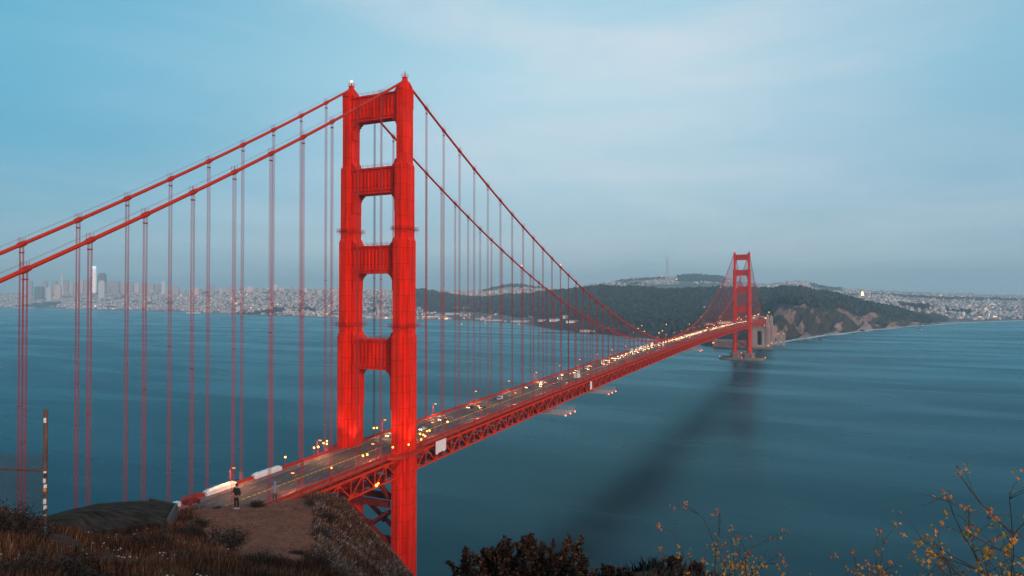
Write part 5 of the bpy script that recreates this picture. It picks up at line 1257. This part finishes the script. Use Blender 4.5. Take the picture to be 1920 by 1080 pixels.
# the bottlebrush bush in the middle of the bottom edge
def bushy(name,label,px0,v0,htop,width,nst,seed,cat='bush',cols=((.055,.028,.02),(.085,.042,.03),(.03,.018,.015),(.15,.078,.055)),lsz=.040,up=.9,brush=True):
    rs=np.random.RandomState(seed); x0,y0=ground_xy(px0,v0); z0=float(fz(px0,v0)[0]); t=thing(name,label,cat,(float(x0),float(y0),z0-.05),YAW)
    st=MB(); P=[];Nn=[]
    for i in range(nst):
        u=rs.uniform(-1,1); w_=rs.uniform(-.6,.6); tip=np.array([u*width/2,w_*width*.45,htop*(1-.42*abs(u)**1.6)*rs.uniform(.62,1.0)])
        base=np.array([u*width*.12,w_*width*.1,0]); mid=base*.4+tip*.5+np.array([u*width*.12,0,-htop*.06])
        ts=np.linspace(0,1,9)[:,None]; C_=(1-ts)**2*base+2*ts*(1-ts)*mid+ts**2*tip
        C_+=rs.normal(size=C_.shape)*.008; st.tube(C_,np.linspace(.014,.004,9),4)
        brs=[(C_,.30,1.0)]
        for q in range(5):
            k=rs.randint(3,8); d=(C_[k]-C_[k-1]); d/=np.linalg.norm(d); d=d*.8+rs.normal(size=3)*.45+np.array([0,0,.5]); d/=np.linalg.norm(d); L_=rs.uniform(.09,.26)*htop
            bb=C_[k]+d*np.linspace(0,L_,6)[:,None]; st.tube(bb,np.linspace(.006,.003,6),4); brs.append((bb,0.0,1))
        for cc_,f0,_ in brs:
            m=int(260 if f0>0 else 130); f=rs.uniform(f0,1,m); ii=f*(len(cc_)-1); j=np.minimum(ii.astype(int),len(cc_)-2); g=(ii-j)[:,None]
            p=cc_[j]*(1-g)+cc_[j+1]*g; d=cc_[j+1]-cc_[j]; d/=np.linalg.norm(d,axis=1,keepdims=True)+1e-9
            r=rs.normal(size=(m,3)); r-=d*(r*d).sum(1,keepdims=True); r/=np.linalg.norm(r,axis=1,keepdims=True)
            P.append(p); Nn.append(d*.55+r*.75)
    st.obj('stems',M_twig,t); V,FF,c=leafy(np.concatenate(P),np.concatenate(Nn),lsz,cols,rs); c=c
    big('leaves',V,FF,M_shrub,vcol=c,parent=t); return t
bushy('bush','large dark bush of upright bottlebrush twigs at the middle of the bottom edge',985,7.0,.90,1.5,84,301)
bushy('bush','lower dark bush right of the large bottlebrush bush',1062,7.6,.42,.6,24,302)
bushy('bush','small dark bush, third right of the large bottlebrush bush',1150,8.3,.36,.5,18,303)
bushy('bush','low dark bush by the bottom edge below the water shadow',1275,8.6,.24,.6,20,304)
# bare twigs left of the bush
t=thing('bare_shrub','bare twiggy grey shrub left of the large bottlebrush bush','shrub',(0,0,0)); x0,y0=ground_xy(905,6.8); t.location=(float(x0),float(y0),float(fz(905,6.8)[0])); t.rotation_euler=(0,0,YAW)
b=MB(); RB=np.random.RandomState(9)
def branch(p,d,L_,r,dep):
    n=5; pts=[p]; 
    for i in range(n): d=d+RB.normal(size=3)*.14; d/=np.linalg.norm(d); pts.append(pts[-1]+d*L_/n)
    b.tube(pts,np.linspace(r,r*.5,n+1),4)
    if dep: 
        for k in range(3): branch(pts[RB.randint(2,n+1)],d+RB.normal(size=3)*.55+np.array([-.1,0,.1]),L_*.6,r*.55,dep-1)
for i in range(6): branch(np.array([.1*i-.1,0,0.]),np.array([RB.uniform(-.9,.35),RB.uniform(-.3,.3),1.0]),RB.uniform(.35,.6),.010,2)
b.obj('twigs',M_twig,t)
# yellow flowering plants at the right of the bottom edge
M_petal=mat('yellow_petal',(.58,.24,.012),.7,var=.25,scale=30); M_petalo=mat('orange_petal',(.46,.14,.03),.7,var=.25,scale=30); M_stem=mat('flower_stem',(.07,.045,.03),.9,var=.3,scale=10)
def flowerer(label,px0,v0,htop,width,seed,nb,lean):
    rs=np.random.RandomState(seed); x0,y0=ground_xy(px0,v0); z0=float(fz(px0,v0)[0]); t=thing('flowering_plant',label,'flowers',(float(x0),float(y0),z0),YAW,'yellow flowering plants at the right')
    st=MB(); heads=[]
    def br(p,d,L_,r,dep):
        n=6; pts=[p]; dd=d.copy()
        for i in range(n): dd=dd+rs.normal(size=3)*.10+np.array([lean*.04,0,-.02]); dd/=np.linalg.norm(dd); pts.append(pts[-1]+dd*L_/n)
        st.tube(pts,np.linspace(r,r*.45,n+1),4); heads.append(pts[-1])
        if dep:
            for k in range(rs.randint(3,5)): br(pts[rs.randint(2,n+1)],dd+rs.normal(size=3)*.5,L_*rs.uniform(.4,.65),r*.55,dep-1)
    for i in range(nb):
        u=rs.uniform(-1,1); br(np.array([u*width*.12,rs.uniform(-.05,.05),0]),np.array([u*width/htop*.55+lean,rs.uniform(-.3,.3),1.0])/1.1,htop*rs.uniform(.4,.66),.006,2)
    st.obj('stems',M_stem,t)
    A=MB(); B=MB()
    for i,h in enumerate(heads):
        if rs.rand()<.15: continue
        q=B if (h[2]>htop*.62 and rs.rand()<.75) else A
        for k in range(rs.randint(2,6)):
            c=h+rs.normal(size=3)*.014; s=rs.uniform(.006,.012); ax=rs.normal(size=3); ax/=np.linalg.norm(ax); e=np.cross(ax,(.3,.5,.8)); e/=np.linalg.norm(e); f=np.cross(ax,e)
            for j in range(4):
                a=j*math.pi/2; d=e*math.cos(a)+f*math.sin(a); w=np.cross(d,ax)
                q.add([c,c+d*s*.6+w*s*.45+ax*s*.35,c+d*s*1.15+ax*s*.25,c+d*s*.6-w*s*.45+ax*s*.35],[(0,1,2,3)])
            q.ball(c,s*.3,5,3)
    A.obj('yellow_flower',M_petal,t,kind='stuff')
    if B.v: B.obj('orange_flower',M_petalo,t,kind='stuff')
    return t
flowerer('leftmost yellow flowering plant with small pinkish blossoms near the water shadow',1350,4.6,.82,.80,401,9,-.12)
flowerer('middle yellow flowering plant with bright clustered blossoms at the bottom edge',1640,4.2,.66,.80,402,9,-.10)
flowerer('tallest yellow flowering plant reaching up at the right edge',1890,3.3,.90,.62,403,9,-.12)
flowerer('low yellow flowering plant between the middle one and the right edge',1775,4.4,.50,.5,404,6,0)
flowerer('sparse orange flowering plant just right of the near tower foot',815,9.5,1.0,.9,405,6,.1)
flowerer('low yellow flowering plant between the leftmost and the middle one',1490,4.5,.55,.5,406,6,-.05)

# ------------------------------------------------------------------ old concrete roof, fence and people
M_roof=mat('tarred_concrete',(.058,.034,.025),1.0,spec=.03,var=.75,scale=.9,stretch=(1,2.2,1),bump=.5); M_edge=mat('bare_concrete',(.085,.062,.052),.9,var=.25,scale=1)
cor=[(62,34,975),(120,38,957),(180,43,943),(285,49,937),(333,47,948),(318,38,976),(240,35,986),(150,32,1005),(92,30,992)]
t=thing('bunker_roof','dark cracked concrete roof of an old bunker sunk into the headland','roof',(0,0,0))
P=[]
for a,v_,py in cor:
    x,y=ground_xy(a,v_); P.append((float(x),float(y),float(zof(py,v_))))
P=np.array(P); A=np.c_[P[:,:2],np.ones(len(P))]; sol=np.linalg.lstsq(A,P[:,2],rcond=None)[0]; Pz=.5*P[:,2]+.5*(A@sol)
b=MB(); n=len(P); ctr=P.mean(0); zc=Pz.mean()+.45
sub=[]
vs=[(p[0],p[1],z) for p,z in zip(P,Pz)]+[((p[0]+ctr[0])/2,(p[1]+ctr[1])/2,(z+zc)/2+.16) for p,z in zip(P,Pz)]+[(ctr[0],ctr[1],zc)]+[(p[0],p[1],z-1.6) for p,z in zip(P,Pz)]
fs=[(i,(i+1)%n,n+(i+1)%n,n+i) for i in range(n)]+[(n+i,n+(i+1)%n,2*n) for i in range(n)]+[(i,(i+1)%n,2*n+1+(i+1)%n,2*n+1+i) for i in range(n)]
b.add(vs,fs); b.obj('slab',M_roof,t)
b=MB()
for i in range(3,5):
    p,q=np.array([*P[i,:2],Pz[i]-.12]),np.array([*P[(i+1)%n,:2],Pz[(i+1)%n]-.12]); b.beam(p,q,.22,.26)
    b.beam(p-np.array([0,0,.2]),q-np.array([0,0,.2]),.16,1.0)
b.obj('edge_beam',M_edge,t)
# chain link fence
fx,fy=ground_xy(88,20.0); fzv=float(fz(88,20)[0]); t=thing('chain_link_fence','chain link fence with a tall rusty stickered post at the left edge','fence',(float(fx),float(fy),fzv),YAW)
b=MB(); b.tube([(0,0,-.3),(0,0,3.62)],[.055,.055],12); b.tube([(0,0,3.62),(0,0,3.66)],[.062,.03],12)
for z in (1.86,1.2,.5): b.tube([(0,0,z),(0,0,z+.07)],[.07,.07],12)
post=b.obj('post',M_rust,t,smooth=False)
stc=[((.75,.75,.75),2.98+.35,.14),((.72,.70,.66),2.05-.2,.1),((.03,.03,.03),1.72,.12),((.70,.66,.62),1.58,.13),((.62,.25,.08),1.30,.12),((.75,.75,.74),1.42,.1),((.05,.05,.06),1.16,.1),((.66,.70,.72),.98,.15),((.72,.70,.70),.80,.13),((.05,.05,.05),.68,.09),((.60,.56,.55),.56,.1),((.10,.32,.40),.20,.14)]
for i,(cl_,z,h) in enumerate(stc):
    b=MB(); a0=-2.4+(i%3)*.35; vs=[]
    for k in range(6):
        a=a0+k*.32; vs+=[(.0572*math.cos(a),.0572*math.sin(a),z-h/2),(.0572*math.cos(a),.0572*math.sin(a),z+h/2)]
    b.add(vs,[(2*k,2*k+2,2*k+3,2*k+1) for k in range(5)]); b.obj('sticker',mat('sticker_paper',cl_,.6,var=.35,scale=25),post)
b=MB(); b.tube([(-6.6,.2,1.98),(-2,.05,1.93),(-.05,0,1.86)],[.032]*3,10); b.obj('rail',M_rust,t)
b=MB(); b.tube([(-3.2,.1,-.5),(-3.2,.1,2.5)],[.045,.045],10); b.tube([(-6.4,.2,-.5),(-6.4,.2,2.5)],[.045,.045],10); b.obj('fence_post',M_rust,t)
b=MB(); top=lambda x:2.30-.012*x if x<-.6 else 2.3-(x+.6)*.7; W_=6.4; s_=.115
def bot(x): return -.55
zz0=-.6
k=-40
while k*s_<W_+3.2:
    for sg in (1,-1):
        # line z = zz0 + sg*(x+off)
        pts=[]
        xs=np.linspace(-W_,-.02,2); off=-k*s_ if sg>0 else k*s_-W_
        za=zz0+(xs[0]+W_-k*s_) if sg>0 else zz0+(k*s_-(xs[0]+W_)); zb=za+sg*(xs[1]-xs[0])
        f0,f1=0,1; hi=2.36
        def clipf(za,zb):
            f0,f1=0.,1.
            for lim,sgn in ((zz0,1),(hi,-1)):
                da,db=(za-lim)*sgn,(zb-lim)*sgn
                if da<0 and db<0: return None
                if da<0: f0=max(f0,da/(da-db))
                elif db<0: f1=min(f1,da/(da-db))
            return (f0,f1) if f1-f0>.005 else None
        r=clipf(za,zb)
        if r:
            f0,f1=r; L2=xs[1]-xs[0]; p=(xs[0]+L2*f0,.004*sg-.03,za+(zb-za)*f0); q=(xs[0]+L2*f1,.004*sg-.03,za+(zb-za)*f1); b.beam(p,q,.009,.009,(0,1,0))
    k+=1
b.obj('wire_mesh',mat('fence_wire',(.075,.06,.055),.7,var=.3,scale=3),t)
b=MB(); b.ball((-.62,-.05,.55),.045,7,5,(1,.5,1.2)); b.ball((-1.6,-.05,1.4),.03,6,4); b.ball((-.45,-.05,1.1),.03,6,4); b.obj('leaf_litter',M_twig,t)

# people on the headland
M_skin=mat('skin',(.34,.19,.14),.6,var=.08,scale=20)
def person(label,px0,v0,rz,top_c,leg_c,shoe_c,hair_c,pose,scale=1.0,bag=False):
    x0,y0=ground_xy(px0,v0); t=thing('person',label,'person',(float(x0),float(y0),float(fz(px0,v0)[0])-.01),rz)
    sl,sr=pose
    def skin(name,nodes,edges,m,par,root=0,lv=2):
        me=bpy.data.meshes.new(name); me.from_pydata([n[0] for n in nodes],edges,[]); me.materials.append(m); o=link(name,me,par)
        sk=o.modifiers.new('skin','SKIN'); 
        for i,n in enumerate(nodes): me.skin_vertices[0].data[i].radius=n[1] if hasattr(n[1],'__len__') else (n[1],n[1]); me.skin_vertices[0].data[i].use_root=(i==root)
        sk.use_smooth_shade=True; sb=o.modifiers.new('sub','SUBSURF'); sb.levels=lv; sb.render_levels=lv; return o
    N=[((0,0,.93),(.15,.105)),((0,.0,1.12),(.135,.095)),((0,.01,1.32),(.165,.105)),((0,.0,1.45),(.10,.08)),((0,.01,1.52),.055),((0,.03,1.60),(.075,.09)),((0,.035,1.70),(.078,.095)),((0,.03,1.77),(.045,.055))]
    E=[(i,i+1) for i in range(7)]
    for s,(el,wr) in ((-1,sl),(1,sr)):
        b_=len(N); N+=[((s*.17,0,1.42),.062),((s*.27 if not el else s*el[0],el[1] if el else 0,el[2] if el else 1.15),.043),((s*wr[0],wr[1],wr[2]),.03),((s*wr[0],wr[1]+.04,wr[2]-.05),(.036,.018)),((s*wr[0],wr[1]+.06,wr[2]-.10),(.038,.016))]
        E+=[(2,b_)]+[(b_+i,b_+i+1) for i in range(4)]
        hx,hy,hz=wr[0],wr[1]+.06,wr[2]-.10
        for f in range(4):
            q=len(N); L_=(.07,.082,.078,.06)[f]; yy=hy-.03+f*.02
            N+=[((s*hx,yy,hz-L_*.5),.0095),((s*(hx-.012),yy+.008,hz-L_),.0075)]; E+=[(b_+4,q),(q,q+1)]
        q=len(N); N+=[((s*(hx-.02),hy+.045,hz+.03),.011),((s*(hx-.025),hy+.065,hz-.01),.008)]; E+=[(b_+3,q),(q,q+1)]
    for s in (-1,1):
        b_=len(N); N+=[((s*.09,0,.86),.095),((s*.11,.015,.48),.062),((s*.12,-.01,.10),.042),((s*.12,.10,.045),(.045,.04)),((s*.125,.17,.04),(.04,.03))]; E+=[(0,b_)]+[(b_+i,b_+i+1) for i in range(4)]
    skin('body',N,E,M_skin,t)
    mt=mat('jacket_cloth',top_c,.85,var=.2,scale=6); ml=mat('trouser_cloth',leg_c,.85,var=.2,scale=6); ms=mat('shoe_cloth',shoe_c,.7,var=.1,scale=8); mh=mat('hair',hair_c,.7,var=.3,scale=20)
    N=[((0,0,.90),(.185,.14)),((0,0,1.12),(.165,.125)),((0,.01,1.32),(.195,.135)),((0,0,1.46),(.105,.09))]; E=[(0,1),(1,2),(2,3)]
    for s,(el,wr) in ((-1,sl),(1,sr)):
        b_=len(N); N+=[((s*.18,0,1.42),.078),((s*.27 if not el else s*el[0],el[1] if el else 0,el[2] if el else 1.15),.06),((s*wr[0],wr[1],wr[2]),.045)]; E+=[(2,b_),(b_,b_+1),(b_+1,b_+2)]
    skin('jacket',N,E,mt,t)
    N=[((0,0,.95),(.165,.125))]; E=[]
    for s in (-1,1):
        b_=len(N); N+=[((s*.095,0,.84),.112),((s*.11,.015,.48),.078),((s*.12,-.01,.09),.062)]; E+=[(0,b_),(b_,b_+1),(b_+1,b_+2)]
    skin('trousers',N,E,ml,t)
    for s in (-1,1):
        b=MB(); b.loft([[(s*.12-.052,-.075,.0),(s*.12+.052,-.075,0),(s*.125+.055,.14,0),(s*.125,.235,0),(s*.125-.055,.14,0)],[(s*.12-.05,-.07,.09),(s*.12+.05,-.07,.09),(s*.125+.046,.13,.065),(s*.125,.215,.04),(s*.125-.046,.13,.065)]]); b.obj('shoe',ms,t)
    b=MB(); b.ball((0,.015,1.715),.115,12,8,(.86,.98,1.0)); b.ball((0,-.045,1.63),.10,10,6,(.85,.7,1.25)); b.obj('hair',mh,t,smooth=True)
    b=MB(); b.ball((0,.135,1.655),.016,6,4,(.8,1.3,1.2)); b.ball((-.033,.118,1.69),.012,6,4); b.ball((.033,.118,1.69),.012,6,4); b.ball((0,.122,1.607),.02,6,4,(1.3,.4,.35)); b.obj('face_features',M_skin,t)
    t.scale=(scale,)*3
    return t
person('person in dark jacket and white shoes standing at the far rim of the dirt clearing',446,49.5,YAW+math.pi*.92,(.022,.022,.026),(.02,.02,.024),(.6,.58,.58),(.02,.016,.014),((None,(.30,.10,.92)),((.26,.02,1.15),(.14,.22,1.18))),1.02)
person('person in pale grey hooded top standing behind the rim near the road lamp',517,57.5,YAW+.5,(.25,.24,.28),(.07,.07,.09),(.3,.3,.3),(.30,.29,.33),((None,(.29,.08,.93)),(None,(.29,.10,.95))),1.0)
